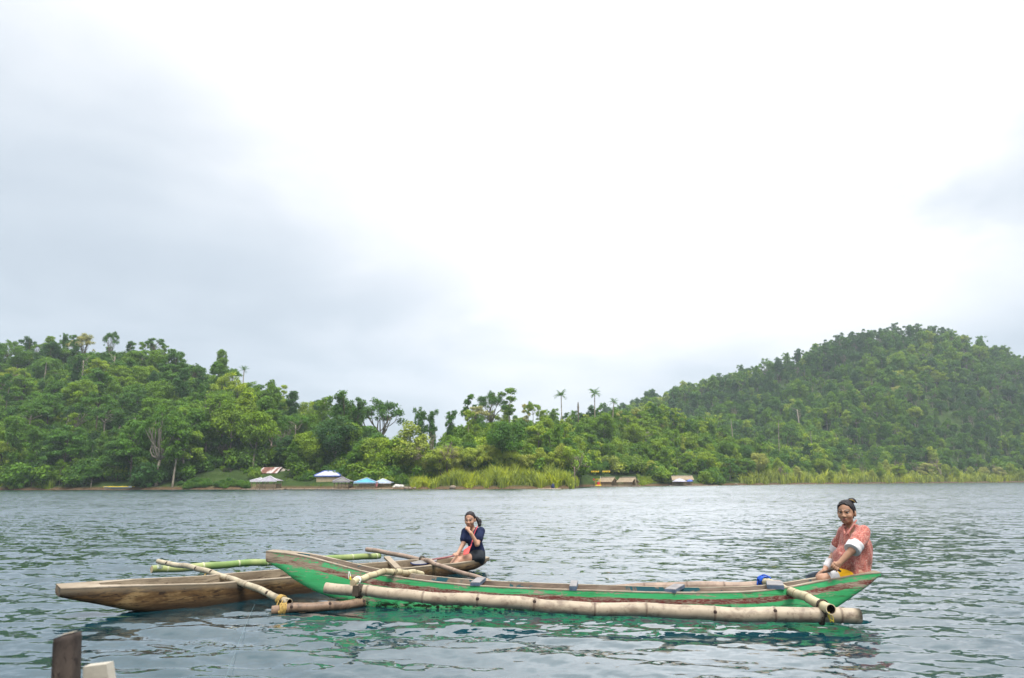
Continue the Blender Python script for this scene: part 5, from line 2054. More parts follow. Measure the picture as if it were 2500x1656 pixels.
# ---- brown boat ---------------------------------------------------------
BA, BB = WL(330, 1492), WL(1110, 1397)
BH = Hull(BA, BB, 0.20,
          [(140, 1437, 0.09), (157, 1437, 0.10), (250, 1434, 0.15), (337, 1431.5), (533, 1425), (607, 1418), (722, 1408.6), (850, 1399), (981, 1388), (1050, 1381), (1118, 1375, 0.16), (1160, 1367, 0.10), (1194, 1361, 0.02)],
          [(139, 1457), (160, 1462), (235, 1476), (300, 1489), (330, 1494), (1110, 1397), (1148, 1391), (1174, 1378), (1195, 1364)], 0.25)
bx0, bx1 = BH.bot[0][0], BH.top[-1][0]
_bt = smooth_f(interp_f(BH.top), 0.12)
_bb_raw = interp_f(BH.bot)


def b_bot(x):
    z = _bb_raw(x)
    e = max(0, min(x - BH.bot[4][0], BH.bot[5][0] - x))
    return z if z > 0.03 and e <= 0 else min(z, 0.03) - 0.15 * min(1.0, e / 0.7)


def b_beam(x):
    t = (x - bx0) / (bx1 - bx0)
    return float(np.interp(t, [0, 0.03, 0.12, 0.3, 0.6, 0.8, 0.92, 0.97, 1.0], [0.10, 0.115, 0.16, 0.225, 0.245, 0.225, 0.165, 0.115, 0.03]))


brown_boat = thing('brown_boat', 'unpainted brown outrigger dugout behind the green boat', 'boat', tuple(BH.org))
build_hull(BH, bx0, bx1, b_beam, _bt, b_bot, BROWN_WOOD, GREY_WOOD, RIM_WOOD, brown_boat, inner_from=0.06, inner_to=0.95, floor=0.04, roll=0.10)
BO = BH.org
BFF = [P(370, 1390, 9.45), P(927, 1357.5, 12.0)]
bamboo('far_float', BFF, 0.049, 0.048, BAM_GREEN, brown_boat, 0.46, 20, (False, False), BO, 12)
BNF = [WL(664, 1491, 0.03), WL(770, 1481.5, 0.05), WL(880, 1473.5, 0.035), WL(1000, 1461, 0.0), WL(1230, 1440, 0.0)]
bamboo('near_float', BNF, 0.046, 0.048, BAM_DARK, brown_boat, 0.40, 20, (True, True), BO, 13, True)
BL0, BL1 = P(386, 1370.5, 9.35), P(700, 1468.5, 7.42)
bamboo('outrigger_arm', [BL0, BL0.lerp(BL1, 0.5) + Vector((0, 0, 0.06)), BL1 + (BL1 - BL0).normalized() * 0.05], 0.030, 0.035, BAM_PALE, brown_boat, 0.40, 20, (False, True), BO, 14, True)
BR0, BR1 = P(896, 1342, 11.9), P(1196, 1421, 8.6)
bamboo('outrigger_arm', [BR0, P(1031, 1366, 10.3), P(1062, 1376.5, 9.9), BR1], 0.037, 0.027, BAM_RUST, brown_boat, 0.45, 18, (False, False), BO, 15)
lashing('lashing', P(392, 1378, 9.38), BFF[1] - BFF[0], 0.051, 4, 0.05, CLEAR_LINE, brown_boat, BO, 0.004, 21)
ld = (BL1 - BL0).normalized()
lashing('lashing', BL1 - ld * 0.10, ld, 0.037, 6, 0.07, ROPE_BROWN, brown_boat, BO, 0.007, 22)
lashing('lashing', BNF[0].lerp(BNF[1], 0.25), BNF[1] - BNF[0], 0.051, 5, 0.07, ROPE_BROWN, brown_boat, BO, 0.008, 23)
lashing('lashing', BL0.lerp(BL1, 0.44), ld, 0.035, 3, 0.03, ROPE_BROWN, brown_boat, BO, 0.006, 24)
lashing('lashing', P(1030, 1365.5, 10.3), BR1 - BR0, 0.035, 3, 0.05, ROPE_DARK, brown_boat, BO, 0.006, 25)
tails('twine', [[P(690, 1466, 7.36), P(686, 1478, 7.33), P(690, 1490, 7.34)], [P(680, 1467, 7.38), P(676, 1480, 7.36), P(679, 1492, 7.36)], [P(692, 1488, 7.33), P(693, 1497, 7.33), P(693, 1503, 7.33)]], 0.006, ROPE_BROWN, brown_boat, BO)
# low block the left arm is tied to, and a thwart board standing across the hull
xb = BH.on_plane(497, 1415, 0)[0]
mbk = MB()
mb_m = Matrix((BH.dir, BH.nrm, Vector((0, 0, 1)))).transposed()
mbk.box(BH.world(xb, 0, _bt(xb) - 0.075) - BO, (0.10, 2 * b_beam(xb) - 0.07, 0.09), M=mb_m)
mbk.build('thwart', GREY_WOOD, brown_boat)
mbk = MB()
mbk.beam(P(944, 1361, 10.15) - BO, P(972, 1389, 9.55) - BO, 0.085, 0.03)
mbk.build('thwart', RIM_WOOD, brown_boat)


# ------------------------------------------------------------------ post of the landing stage, close to the camera
def dock_post():
    Y = 2.25
    a, lo = P(166, 1546, Y), P(161, 1700, Y)
    ax = (lo - a)
    ax = ax / abs(ax.z)                       # the post leans a little
    o = thing('mooring_post', 'weathered mooring post with a pale board, out of focus in the lower left corner', 'post', (a.x, Y, 0))
    hw = (P(198, 1580, Y).x - P(133, 1580, Y).x) / 2
    r = np.random.default_rng(2)
    n = 16
    vs, fs = [], []
    zs = [-1.2, -0.4, 0.2, 0.5, 0.62, 0.72, a.z - 0.02, a.z - 0.004]
    for j, z in enumerate(zs):
        cxx = ax.x * (a.z - z)
        for i in range(n):
            an = 2 * math.pi * i / n
            k = hw * (1 + 0.03 * math.sin(3 * an + z * 4) + 0.012 * r.normal()) * (0.95 if j == len(zs) - 1 else 1)
            cx, cy = math.cos(an), math.sin(an)
            q = 1 / max(abs(cx), abs(cy)) ** 0.7
            vs.append((cxx + k * cx * q * 0.76, k * cy * q * 0.7, z + 0.008 * cx))
    for j in range(len(zs) - 1):
        for i in range(n):
            fs.append((j * n + i, j * n + (i + 1) % n, (j + 1) * n + (i + 1) % n, (j + 1) * n + i))
    fs.append(tuple((len(zs) - 1) * n + i for i in range(n)))
    link('post', mesh_from(vs, fs, 'post', True, {'dg': [1.0] * len(vs)}), old_wood('mooring_post_wood', (0.028, 0.021, 0.018), (0.066, 0.050, 0.041), (0.15, 0.118, 0.088), (0.022, 0.016, 0.014), (6, 6, 3.0), False), o)
    cap = MB()
    cap.add([(v[0], v[1] * 0.985, v[2] + 0.004) for v in vs[-n:]], [tuple(range(n))])
    cap.build('pale_cap', RIM_WOOD, o)  # cap in paler wood than the sides of the post
    p0, p1, p2 = P(190, 1634, Y + 0.05), P(248, 1627, Y + 0.05), P(262, 1720, Y + 0.05)
    q = [Vector((p.x - a.x, 0.075, p.z)) for p in (p0, p1, p2, P(190, 1720, Y + 0.05))]
    mb = MB()
    d = Vector((0, 0.04, 0))
    mb.add(q + [v + d for v in q], [(0, 1, 2, 3), (7, 6, 5, 4), (0, 4, 5, 1), (1, 5, 6, 2), (2, 6, 7, 3), (3, 7, 4, 0)])
    mb.build('cross_board', plain('pale_sawn_board', (0.38, 0.35, 0.29), 0.8, 0.15, 8, 0.2), o)


dock_post()
# thin nylon mooring line running down to the landing stage
ln = thing('mooring_line', 'thin pale nylon line slanting through the water in front of the brown boat', 'line', tuple(WL(622, 1475)))
mbl = MB()
l0 = Vector(ln.location)
mbl.tube([p - l0 for p in catmull([WL(622, 1475, 0.02), WL(598, 1530, 0.035), WL(575, 1590, 0.05), P(545, 1672, 3.6)], 20)], 0.0010, 5)
mbl.build('cord', plain('pale_blue_line', (0.16, 0.25, 0.27), 0.4, 0.1, 30), ln, True)
# ------------------------------------------------------------------ people
class Field:
    """a smooth signed-distance body, meshed into one continuous surface"""
    def __init__(s, lo, hi, h):
        s.lo, s.h = np.array(lo, float), h
        s.n = np.ceil((np.array(hi) - s.lo) / h).astype(int) + 1
        s.d = np.full(s.n, 1.0, np.float32)
        s.ax = [s.lo[i] + h * np.arange(s.n[i]) for i in range(3)]

    def _sub(s, lo, hi):
        a = np.clip(((np.array(lo) - s.lo) / s.h).astype(int) - 1, 0, s.n)
        b = np.clip(((np.array(hi) - s.lo) / s.h).astype(int) + 2, 0, s.n)
        sl = tuple(slice(a[i], b[i]) for i in range(3))
        g = np.meshgrid(*[s.ax[i][sl[i]] for i in range(3)], indexing='ij')
        return sl, np.stack(g, -1).astype(np.float32)

    def _merge(s, sl, v, k, op):
        o = s.d[sl]
        if op == 'add':
            if k > 0:
                hh = np.clip(0.5 + 0.5 * (o - v) / k, 0, 1)
                s.d[sl] = o * (1 - hh) + v * hh - k * hh * (1 - hh)
            else:
                s.d[sl] = np.minimum(o, v)
        else:
            if k > 0:
                hh = np.clip(0.5 - 0.5 * (o + v) / k, 0, 1)
                s.d[sl] = o * (1 - hh) - v * hh + k * hh * (1 - hh)
            else:
                s.d[sl] = np.maximum(o, -v)

    def cone(s, a, b, ra, rb, k=0.015, op='add', sq=None):
        a, b = np.array(a, np.float32), np.array(b, np.float32)
        m = max(ra, rb) + k + 0.02
        sl, p = s._sub(np.minimum(a, b) - m, np.maximum(a, b) + m)
        ab = b - a
        t = np.clip(((p - a) @ ab) / max(1e-9, ab @ ab), 0, 1)
        q = p - a - t[..., None] * ab
        v = np.sqrt((q * q).sum(-1)) - (ra + (rb - ra) * t)
        s._merge(sl, v, k, op)
        return s

    def chain(s, pts, rad, k=0.01, op='add'):
        for i in range(len(pts) - 1):
            s.cone(pts[i], pts[i + 1], rad[i], rad[i + 1], k, op)
        return s

    def ell(s, c, rad, M=None, k=0.015, op='add', cut=None):
        """ellipsoid with axes the rows of M; cut(local) restricts it"""
        c, rad = np.array(c, np.float32), np.array(rad, np.float32)
        m = rad.max() + k + 0.02
        sl, p = s._sub(c - m, c + m)
        q = p - c
        if M is not None:
            q = q @ np.array(M, np.float32).T
        k0 = np.sqrt(((q / rad) ** 2).sum(-1))
        k1 = np.sqrt(((q / rad ** 2) ** 2).sum(-1)) + 1e-6
        v = k0 * (k0 - 1) / k1
        if cut is not None:
            v = np.maximum(v, cut(q))
        s._merge(sl, v, k, op)
        return s

    def wrinkle(s, amp, f):
        g = np.meshgrid(*s.ax, indexing='ij')
        s.d += (amp * f(*g)).astype(np.float32)
        return s

    def mesh(s, name, origin, attrs=None):
        d = s.d
        n = s.n
        sg = d < 0
        c = np.zeros(n - 1, int)
        corners = [(i, j, k) for i in (0, 1) for j in (0, 1) for k in (0, 1)]
        for i, j, k in corners:
            c += sg[i:n[0] - 1 + i, j:n[1] - 1 + j, k:n[2] - 1 + k]
        cells = np.argwhere((c > 0) & (c < 8))
        idx = -np.ones(n - 1, int)
        idx[tuple(cells.T)] = np.arange(len(cells))
        acc = np.zeros((len(cells), 3))
        cnt = np.zeros(len(cells))
        for a in range(8):
            for b in range(a + 1, 8):
                A, B = np.array(corners[a]), np.array(corners[b])
                if np.abs(A - B).sum() != 1:
                    continue
                pa, pb = cells + A, cells + B
                da, db = d[tuple(pa.T)], d[tuple(pb.T)]
                m = (da < 0) != (db < 0)
                t = np.where(m, da / (da - db + 1e-12), 0)
                acc += np.where(m[:, None], pa + (pb - pa) * t[:, None], 0)
                cnt += m
        v = acc / cnt[:, None] * s.h + s.lo
        faces = []
        for ax in range(3):
            sh = [0, 0, 0]
            sh[ax] = 1
            lo = tuple(slice(1 if i != ax else 0, n[i] - 1) for i in range(3))
            hi = tuple(slice(1 if i != ax else 1, n[i] - 1 if i != ax else n[i]) for i in range(3))
            x0, x1 = sg[lo], sg[hi]
            e = np.argwhere(x0 != x1)
            inside = x0[tuple(e.T)]
            e = e + np.array([1 if i != ax else 0 for i in range(3)])
            u, w = [(1, 2), (2, 0), (0, 1)][ax]
            du, dw = np.zeros(3, int), np.zeros(3, int)
            du[u] = 1
            dw[w] = 1
            ok = (e[:, u] >= 1) & (e[:, w] >= 1) & (e < (n - 1)).all(1)
            e, inside = e[ok], inside[ok]
            q = np.stack([idx[tuple((e - du - dw).T)], idx[tuple((e - dw).T)], idx[tuple(e.T)], idx[tuple((e - du).T)]], 1)
            q[~inside] = q[~inside][:, ::-1]
            faces.append(q)
        f = np.vstack(faces)
        f = f[(f >= 0).all(1)]
        vv = v - np.array(origin)
        return mesh_from(vv.tolist(), f.tolist(), name, True, {k: fn(v) for k, fn in (attrs or {}).items()})


def unit(v):
    v = np.array(v, float)
    return v / np.linalg.norm(v)


def frame(fwd, up=(0, 0, 1)):
    """rows: her left-right axis, forward, up"""
    f = unit(fwd)
    r = unit(np.cross(f, up))
    u = np.cross(r, f)
    return np.array([r, f, u])


def head(F, c, M, s=1.0):
    """c: centre of the skull; M rows right, forward, up"""
    def q(x, y, z):
        return np.array(c) + (M[0] * x + M[1] * y + M[2] * z) * s
    F.ell(q(0, -0.012, 0.022), np.array((0.071, 0.088, 0.083)) * s, M, 0.01)
    F.ell(q(0, 0.022, -0.028), np.array((0.062, 0.064, 0.080)) * s, M, 0.02)
    F.ell(q(0, 0.050, -0.078), np.array((0.030, 0.027, 0.024)) * s, M, 0.025)      # chin
    for e in (-1, 1):
        F.ell(q(0.035 * e, 0.058, -0.030), np.array((0.026, 0.022, 0.022)) * s, M, 0.018)  # cheeks
        F.ell(q(0.030 * e, 0.088, 0.002), np.array((0.017, 0.012, 0.010)) * s, M, 0.012, 'sub')   # eye hollows
        F.ell(q(0.074 * e, -0.012, -0.012), np.array((0.011, 0.020, 0.032)) * s, M, 0.006)   # ears
        F.ell(q(0.012 * e, 0.092, -0.033), np.array((0.009, 0.010, 0.008)) * s, M, 0.006)   # nostrils
        F.cone(q(0.012 * e, 0.084, 0.018), q(0.046 * e, 0.070, 0.018), 0.008 * s, 0.006 * s, 0.012)
    F.cone(q(0, 0.080, 0.004), q(0, 0.098, -0.029), 0.008 * s, 0.0115 * s, 0.012)    # nose
    F.ell(q(0, 0.081, -0.054), np.array((0.024, 0.011, 0.006)) * s, M, 0.004)       # lips
    F.ell(q(0, 0.080, -0.065), np.array((0.020, 0.011, 0.007)) * s, M, 0.004)


def grip(F, wrist, g, axis, R0, s=1.0, start=None):
    """a hand closed round a rod through g; fingers curl round the axis"""
    wrist, g = np.array(wrist, float), np.array(g, float)
    a = unit(axis)
    back = wrist - g
    e1 = unit(back - a * (back @ a))
    e2 = np.cross(a, e1)
    if e2[2] < 0:
        e2 = -e2
    Rf = R0 + 0.008 * s
    palm = g + e1 * (R0 + 0.022 * s) + e2 * 0.004
    F.cone(wrist, palm, 0.020 * s, 0.024 * s, 0.015)
    F.cone(palm - a * 0.020 * s, palm + a * 0.022 * s, 0.019 * s, 0.017 * s, 0.010)
    for i, (off, L) in enumerate(((-0.029, 0.85), (-0.010, 1.0), (0.010, 0.96), (0.028, 0.8))):
        pts = []
        for k in range(5):
            th = (0.35 + 0.95 * k * 0.72 * L)
            rr = Rf * (1.12 if k == 1 else 1.0)
            pts.append(g + a * off * s + (e1 * math.cos(th) + e2 * math.sin(th)) * rr)
        F.chain([palm + a * off * 0.9 * s + e2 * 0.008] + pts, [0.0095 * s, 0.0095 * s, 0.0092 * s, 0.0088 * s, 0.008 * s, 0.0072 * s], 0.003)
    th0 = -0.5
    tp = [palm - a * 0.028 * s, g - a * 0.036 * s + (e1 * math.cos(th0) + e2 * math.sin(th0)) * (Rf + 0.006), g - a * 0.030 * s + (e1 * math.cos(-1.5) + e2 * math.sin(-1.5)) * (Rf + 0.002)]
    F.chain(tp, [0.012 * s, 0.0105 * s, 0.0085 * s], 0.004)


def skin_mat(name, col, lip):
    def b(t, p):
        tc = t.new('ShaderNodeTexCoord').outputs['Object']
        n = t.noise(tc, 28, 4, 0.6)
        n2 = t.noise(tc, 6, 3, 0.5)
        c = t.ramp(t.math('MULTIPLY_ADD', n, 0.5, t.math('MULTIPLY', n2, 0.5)), [(0.3, tuple(x * 0.82 for x in col)), (0.5, col), (0.7, tuple(x * 1.14 for x in col))])
        c = t.mix(t.attr('lip').outputs['Fac'], c, lip)
        c = t.mix(t.attr('brow').outputs['Fac'], c, (0.018, 0.012, 0.010))
        t.put(p, 'Base Color', c)
        t.put(p, 'Roughness', 0.48)
        t.put(p, 'Specular IOR Level', 0.35)
        t.put(p, 'Subsurface Weight', 0.12)
        t.put(p, 'Subsurface Radius', (0.02, 0.008, 0.004))
        t.put(p, 'Subsurface Scale', 0.3)
    return material(name, b)


SKIN = skin_mat('brown_skin', (0.34, 0.185, 0.115), (0.27, 0.10, 0.085))
SKIN2 = skin_mat('light_brown_skin', (0.40, 0.225, 0.15), (0.33, 0.12, 0.10))


def hair_mat():
    def b(t, p):
        tc = t.new('ShaderNodeTexCoord').outputs['Object']
        n = t.noise(t.mapping(tc, (30, 30, 6)), 4, 4, 0.6, 0.8)
        t.put(p, 'Base Color', t.ramp(n, [(0.3, (0.006, 0.005, 0.006)), (0.6, (0.014, 0.011, 0.013)), (0.78, (0.035, 0.028, 0.030))]))
        t.put(p, 'Roughness', 0.55)
        t.put(p, 'Specular IOR Level', 0.3)
        bn = t.new('ShaderNodeBump', ins={'Height': n, 'Strength': 0.7, 'Distance': 0.006})
        t.put(p, 'Normal', bn)
    return material('black_hair', b)


HAIR = hair_mat()
EYE_WHITE = plain('eye_white', (0.40, 0.36, 0.34), 0.25, 0.05, 40)
IRIS = plain('dark_iris', (0.012, 0.008, 0.006), 0.12, 0.05, 40, spec=0.6)


def floral():
    def b(t, p):
        tc = t.new('ShaderNodeTexCoord').outputs['Object']
        v = t.n.new('ShaderNodeTexVoronoi')
        t.put(v, 'Vector', tc)
        t.put(v, 'Scale', 95)
        n = t.noise(tc, 110, 3, 0.7, 1.2)
        n2 = t.noise(tc, 55, 4, 0.7, 1.5)
        c = t.ramp(n2, [(0.36, (0.27, 0.065, 0.055)), (0.48, (0.42, 0.135, 0.105)), (0.58, (0.48, 0.21, 0.14)), (0.68, (0.38, 0.10, 0.10))], 'CONSTANT')
        c = t.mix(t.step(n, 0.54, 0.60), c, (0.54, 0.37, 0.31))
        c = t.mix(t.step(v.outputs['Distance'], 0.36, 0.30), c, (0.28, 0.06, 0.055))
        t.put(p, 'Base Color', c)
        t.put(p, 'Roughness', 0.85)
        t.put(p, 'Specular IOR Level', 0.1)
        t.put(p, 'Sheen Weight', 0.15)
    return material('orange_floral_cotton', b)


def cloth(name, col, var=0.15):
    def b(t, p):
        tc = t.new('ShaderNodeTexCoord').outputs['Object']
        n = t.noise(tc, 9, 4, 0.6, 0.6)
        t.put(p, 'Base Color', t.ramp(n, [(0.3, tuple(c * (1 - var) for c in col)), (0.7, tuple(min(1, c * (1 + var)) for c in col))]))
        t.put(p, 'Roughness', 0.88)
        t.put(p, 'Specular IOR Level', 0.12)
        bn = t.new('ShaderNodeBump', ins={'Height': t.noise(tc, 14, 4, 0.6, 1.0), 'Strength': 0.35, 'Distance': 0.02})
        t.put(p, 'Normal', bn)
    return material(name, b)


FLORAL = floral()
WHITE_CLOTH = cloth('white_cotton_lining', (0.55, 0.54, 0.54), 0.1)
YELLOW_CLOTH = cloth('yellow_shorts_cloth', (0.78, 0.42, 0.02))
NAVY = cloth('navy_tshirt_cotton', (0.016, 0.022, 0.055), 0.3)
DARK_DENIM = cloth('charcoal_shorts_cloth', (0.030, 0.034, 0.040), 0.3)
CORAL = plain('coral_leather', (0.78, 0.12, 0.11), 0.45, 0.12, 18)
PINK_STRAP = plain('pink_strap', (0.72, 0.10, 0.13), 0.5, 0.1, 18)
GOLD = plain('bracelet_gold', (0.60, 0.42, 0.16), 0.35, 0.1, 18, metallic=0.6)


def A(v):
    return np.array(v, float)


def eye_parts(par, org, c, M, s=1.0):
    for e in (-1, 1):
        def q(x, y, z):
            return Vector(A(c) + (M[0] * x + M[1] * y + M[2] * z) * s) - Vector(org)
        for nm, mat, ce, rad in (('eyeball', EYE_WHITE, (0.030 * e, 0.0705, 0.003), (0.0145, 0.010, 0.0072)), ('iris', IRIS, (0.0295 * e, 0.0772, 0.0032), (0.0088, 0.0046, 0.0070))):
            mb = MB()
            n, m = 12, 7
            v, f = [], []
            cc = q(*ce)
            for j in range(m + 1):
                ph = math.pi * j / m
                for i in range(n):
                    th = 2 * math.pi * i / n
                    d = M[0] * rad[0] * math.sin(ph) * math.cos(th) + M[1] * rad[1] * math.cos(ph) + M[2] * rad[2] * math.sin(ph) * math.sin(th)
                    v.append(cc + Vector(d * s))
            f = [(j * n + i, j * n + (i + 1) % n, (j + 1) * n + (i + 1) % n, (j + 1) * n + i) for j in range(m) for i in range(n)]
            mb.add(v, f)
            mb.build(nm, mat, par, True)
        mb = MB()
        mb.tube([q((0.015 + 0.006 * k) * e, 0.083 - 0.0011 * k * k * 0.5, 0.0115 + 0.0012 * (2 - abs(k - 2))) for k in range(6)], 0.0024 * s, 5)
        mb.build('eyelid_line', IRIS, par, True)


def face_attrs(c, M, s=1.0):
    c = A(c)

    def loc(v):
        return (v - c) @ M.T / s

    def lip(v):
        q = loc(v)
        return np.clip(1.25 - np.sqrt((q[:, 0] / 0.026) ** 2 + ((q[:, 2] + 0.0595) / 0.012) ** 2 + ((q[:, 1] - 0.085) / 0.03) ** 2), 0, 1)

    def brow(v):
        q = loc(v)
        x = np.abs(q[:, 0])
        arc = 0.0235 + 0.004 * np.sin(np.clip((x - 0.012) / 0.04, 0, 1) * math.pi)
        return np.where((x > 0.010) & (x < 0.052) & (q[:, 1] > 0.03), np.clip(1.5 - np.abs(q[:, 2] - arc) / 0.0042, 0, 1), 0)
    return {'lip': lip, 'brow': brow}


def girl_in_floral():
    Y0 = 7.30
    base = P(2085, 1408, Y0)
    o = thing('person', 'girl in an orange floral shirt with rolled white cuffs sitting on the green stern', 'person', tuple(base))
    hc = A(P(2066, 1250.5, 7.26))
    M = frame((-0.66, -0.74, -0.06))
    lo, hi = A(base) - (0.62, 0.55, 0.35), A(base) + (0.30, 0.50, 0.95)
    F = Field(lo, hi, 0.0045)
    nb, ch, pv = A(P(2081, 1284, 7.29)), A(P(2086, 1325, 7.28)), A(P(2087, 1390, 7.30))
    shn, shf = A(P(2108, 1300, 7.15)), A(P(2064, 1299, 7.43))
    eln, wrn, han = A(P(2080, 1344, 7.02)), A(P(2049, 1376, 7.03)), A(P(2037, 1385, 7.05))
    elf, wrf, haf = A(P(2040, 1348, 7.52)), A(P(2016, 1386, 7.40)), A(P(2006, 1396, 7.36))
    hin, hif = A(P(2092, 1402, 7.21)), A(P(2090, 1400, 7.39))
    knn, knf = A(P(2008, 1416, 7.20)), A(P(2006, 1413, 7.34))
    ann, anf = A(P(2014, 1452, 7.24)), A(P(2000, 1450, 7.33))
    # torso, neck
    F.cone(ch, pv, 0.095, 0.115, 0.03).cone(nb + A((0, 0, -0.03)), ch, 0.060, 0.10, 0.03)
    F.cone(nb + A((0, 0, -0.04)), hc + M[1] * -0.012 + M[2] * -0.055, 0.043, 0.040, 0.02)
    head(F, hc, M, 1.07)
    F.cone(shn, shf, 0.05, 0.05, 0.03)
    F.chain([shn, eln, wrn], [0.044, 0.036, 0.025], 0.015)
    F.chain([shf, elf, wrf], [0.044, 0.036, 0.025], 0.015)
    pad0, pad1 = A(P(2042, 1386, 7.035)), A(P(2004, 1402.5, 7.34))
    pax = unit(pad1 - pad0)
    tax = unit(A(P(2053, 1396, 7.02)) - A(P(2030, 1380, 7.06)))
    grip(F, wrn, A(P(2038, 1386.5, 7.045)), tax, 0.013, 1.0)
    grip(F, wrf, A(P(2008, 1400.5, 7.325)), pax, 0.014, 1.0)
    for h_, k_, a_ in ((hin, knn, ann), (hif, knf, anf)):
        F.chain([h_, k_, a_], [0.078, 0.056, 0.038], 0.02)
        F.cone(a_, a_ + A((-0.12, -0.01, -0.02)), 0.030, 0.022, 0.015)
    link('body', F.mesh('body', base, face_attrs(hc, M, 1.07)), SKIN, o)
    eye_parts(o, base, hc, M, 1.07)
    # shirt
    S = Field(lo, hi, 0.006)
    S.cone(nb + A((0.0, 0, -0.055)), ch, 0.080, 0.125, 0.04).cone(ch, pv + A((0, 0, -0.02)), 0.128, 0.150, 0.05)
    S.cone(shn + A((0, 0.01, -0.005)), shf + A((0, -0.01, -0.005)), 0.062, 0.062, 0.04)
    S.ell(A(P(2062, 1368, 7.27)), (0.10, 0.17, 0.13), None, 0.06)
    S.ell(A(P(2070, 1400, 7.29)), (0.15, 0.155, 0.055), None, 0.04)
    S.ell(A(P(2104, 1346, 7.30)), (0.075, 0.14, 0.17), None, 0.05)
    un = shn + (eln - shn) * 0.66
    S.cone(shn, un, 0.068, 0.076, 0.03)
    uf = shf + (elf - shf) * 0.66
    S.cone(shf, uf, 0.066, 0.072, 0.03)
    # open at the neck in front
    S.cone(nb + M[1] * 0.055 + A((-0.01, -0.02, 0.03)), nb + M[1] * 0.10 + A((0, 0, -0.11)), 0.040, 0.012, 0.01, 'sub')
    S.cone(nb + A((0, 0, -0.01)), nb + A((0, 0, 0.09)), 0.052, 0.060, 0.008, 'sub')
    S.wrinkle(0.0065, lambda x, y, z: np.sin(26 * z + 17 * x + 5 * np.sin(13 * x + 9 * y)) * np.sin(19 * x - 11 * y + 7 * z) + 0.6 * np.sin(44 * x + 20 * z + 3 * np.sin(21 * y)))
    # the hem rests on the deck
    gz = S.ax[2]
    gxx = (S.ax[0] - base.x)
    cutp = (base.z - 0.012 + np.clip(gxx, -0.4, 0.3) * 0.10)[:, None, None] - gz[None, None, :]
    S.d = np.maximum(S.d, cutp.astype(np.float32))
    link('shirt', S.mesh('shirt', base), FLORAL, o)
    # collar: two stand-up flaps
    for sgn, pts in ((1, [A(P(2088, 1273, 7.22)), A(P(2081, 1285, 7.175)), A(P(2068, 1305, 7.145))]), (-1, [A(P(2070, 1275, 7.40)), A(P(2057, 1284, 7.30)), A(P(2062, 1302, 7.20))])):
        C = Field(np.min(pts, 0) - 0.06, np.max(pts, 0) + 0.06, 0.004)
        for i in range(2):
            for q in (-0.03, -0.02, -0.01, 0.0, 0.01, 0.02, 0.03):
                dv = A((0.4, -0.35 * sgn, 0.5)) * q
                C.cone(pts[i] + dv, pts[i + 1] + dv * 0.6, 0.0055, 0.0045, 0.006)
        link('collar', C.mesh('collar', base), FLORAL, o)
    # rolled cuffs
    for (sa, el, q0, q1, r_) in ((shn, eln, 0.66, 1.0, 0.077), (shf, elf, 0.74, 1.02, 0.073)):
        C = Field(np.minimum(sa, el) - 0.16, np.maximum(sa, el) + 0.16, 0.005)
        a_, b_ = sa + (el - sa) * q0, sa + (el - sa) * q1
        ax_ = unit(b_ - a_)
        C.cone(a_, b_, r_, r_ * 0.98, 0.0)
        sl, p = C._sub(C.lo, C.lo + C.h * C.n)
        t = (p - a_) @ ax_
        C.d[sl] = np.maximum(C.d[sl], np.maximum(-t, t - np.linalg.norm(b_ - a_)))
        C.wrinkle(0.003, lambda x, y, z: np.sin(60 * x + 40 * z) * np.sin(50 * y + 30 * z))
        link('rolled_cuff', C.mesh('rolled_cuff', base), WHITE_CLOTH, o)
    # white cuff glimpsed at the far wrist
    C = Field(wrf - 0.09, wrf + 0.09, 0.005)
    C.cone(elf + (wrf - elf) * 0.62, elf + (wrf - elf) * 0.9, 0.040, 0.037, 0.0)
    link('far_cuff', C.mesh('far_cuff', base), WHITE_CLOTH, o)
    # shorts
    for h_, k_ in ((hin, knn), (hif, knf)):
        C = Field(np.minimum(h_, k_) - 0.13, np.maximum(h_, k_) + 0.13, 0.006)
        C.cone(h_ + (k_ - h_) * 0.28, h_ + (k_ - h_) * 0.66, 0.084, 0.078, 0.0)
        link('shorts', C.mesh('shorts', base), YELLOW_CLOTH, o)
        C = Field(np.minimum(h_, k_) - 0.13, np.maximum(h_, k_) + 0.13, 0.006)
        a_, b_ = h_ + (k_ - h_) * 0.60, h_ + (k_ - h_) * 0.685
        C.cone(a_, b_, 0.0795, 0.0785, 0.0)
        link('shorts_hem', C.mesh('shorts_hem', base), WHITE_CLOTH, o)
    # hair
    Hf = Field(hc - 0.2, hc + 0.2, 0.0045)
    Hf.ell(hc + M[1] * -0.014 + M[2] * 0.026, (0.0855, 0.104, 0.0985), M, 0.01, 'add', lambda q: (q[..., 1] - 0.056 - 0.55 * (q[..., 2] - 0.02)) * 0.8)
    Hf.ell(hc + M[1] * -0.088 + M[2] * -0.022, (0.056, 0.050, 0.064), M, 0.02)
    Hf.ell(A(P(2079, 1222.5, 7.27)), (0.040, 0.040, 0.028), None, 0.012)
    Hf.cone(A(P(2083, 1222, 7.27)), A(P(2092, 1228, 7.27)), 0.014, 0.004, 0.01)
    Hf.cone(A(P(2084, 1220, 7.25)), A(P(2091, 1222, 7.24)), 0.009, 0.003, 0.01)
    Hf.wrinkle(0.0022, lambda x, y, z: np.sin(210 * x + 60 * z + 3 * np.sin(40 * y)))
    link('hair', Hf.mesh('hair', base), HAIR, o)
    lashing('hair_band', P(2080.5, 1223.5, 7.24), Vector((0.5, 0.1, 0.8)), 0.026, 2, 0.006, ROPE_BROWN, o, base, 0.0022, 5)
    mb = MB()
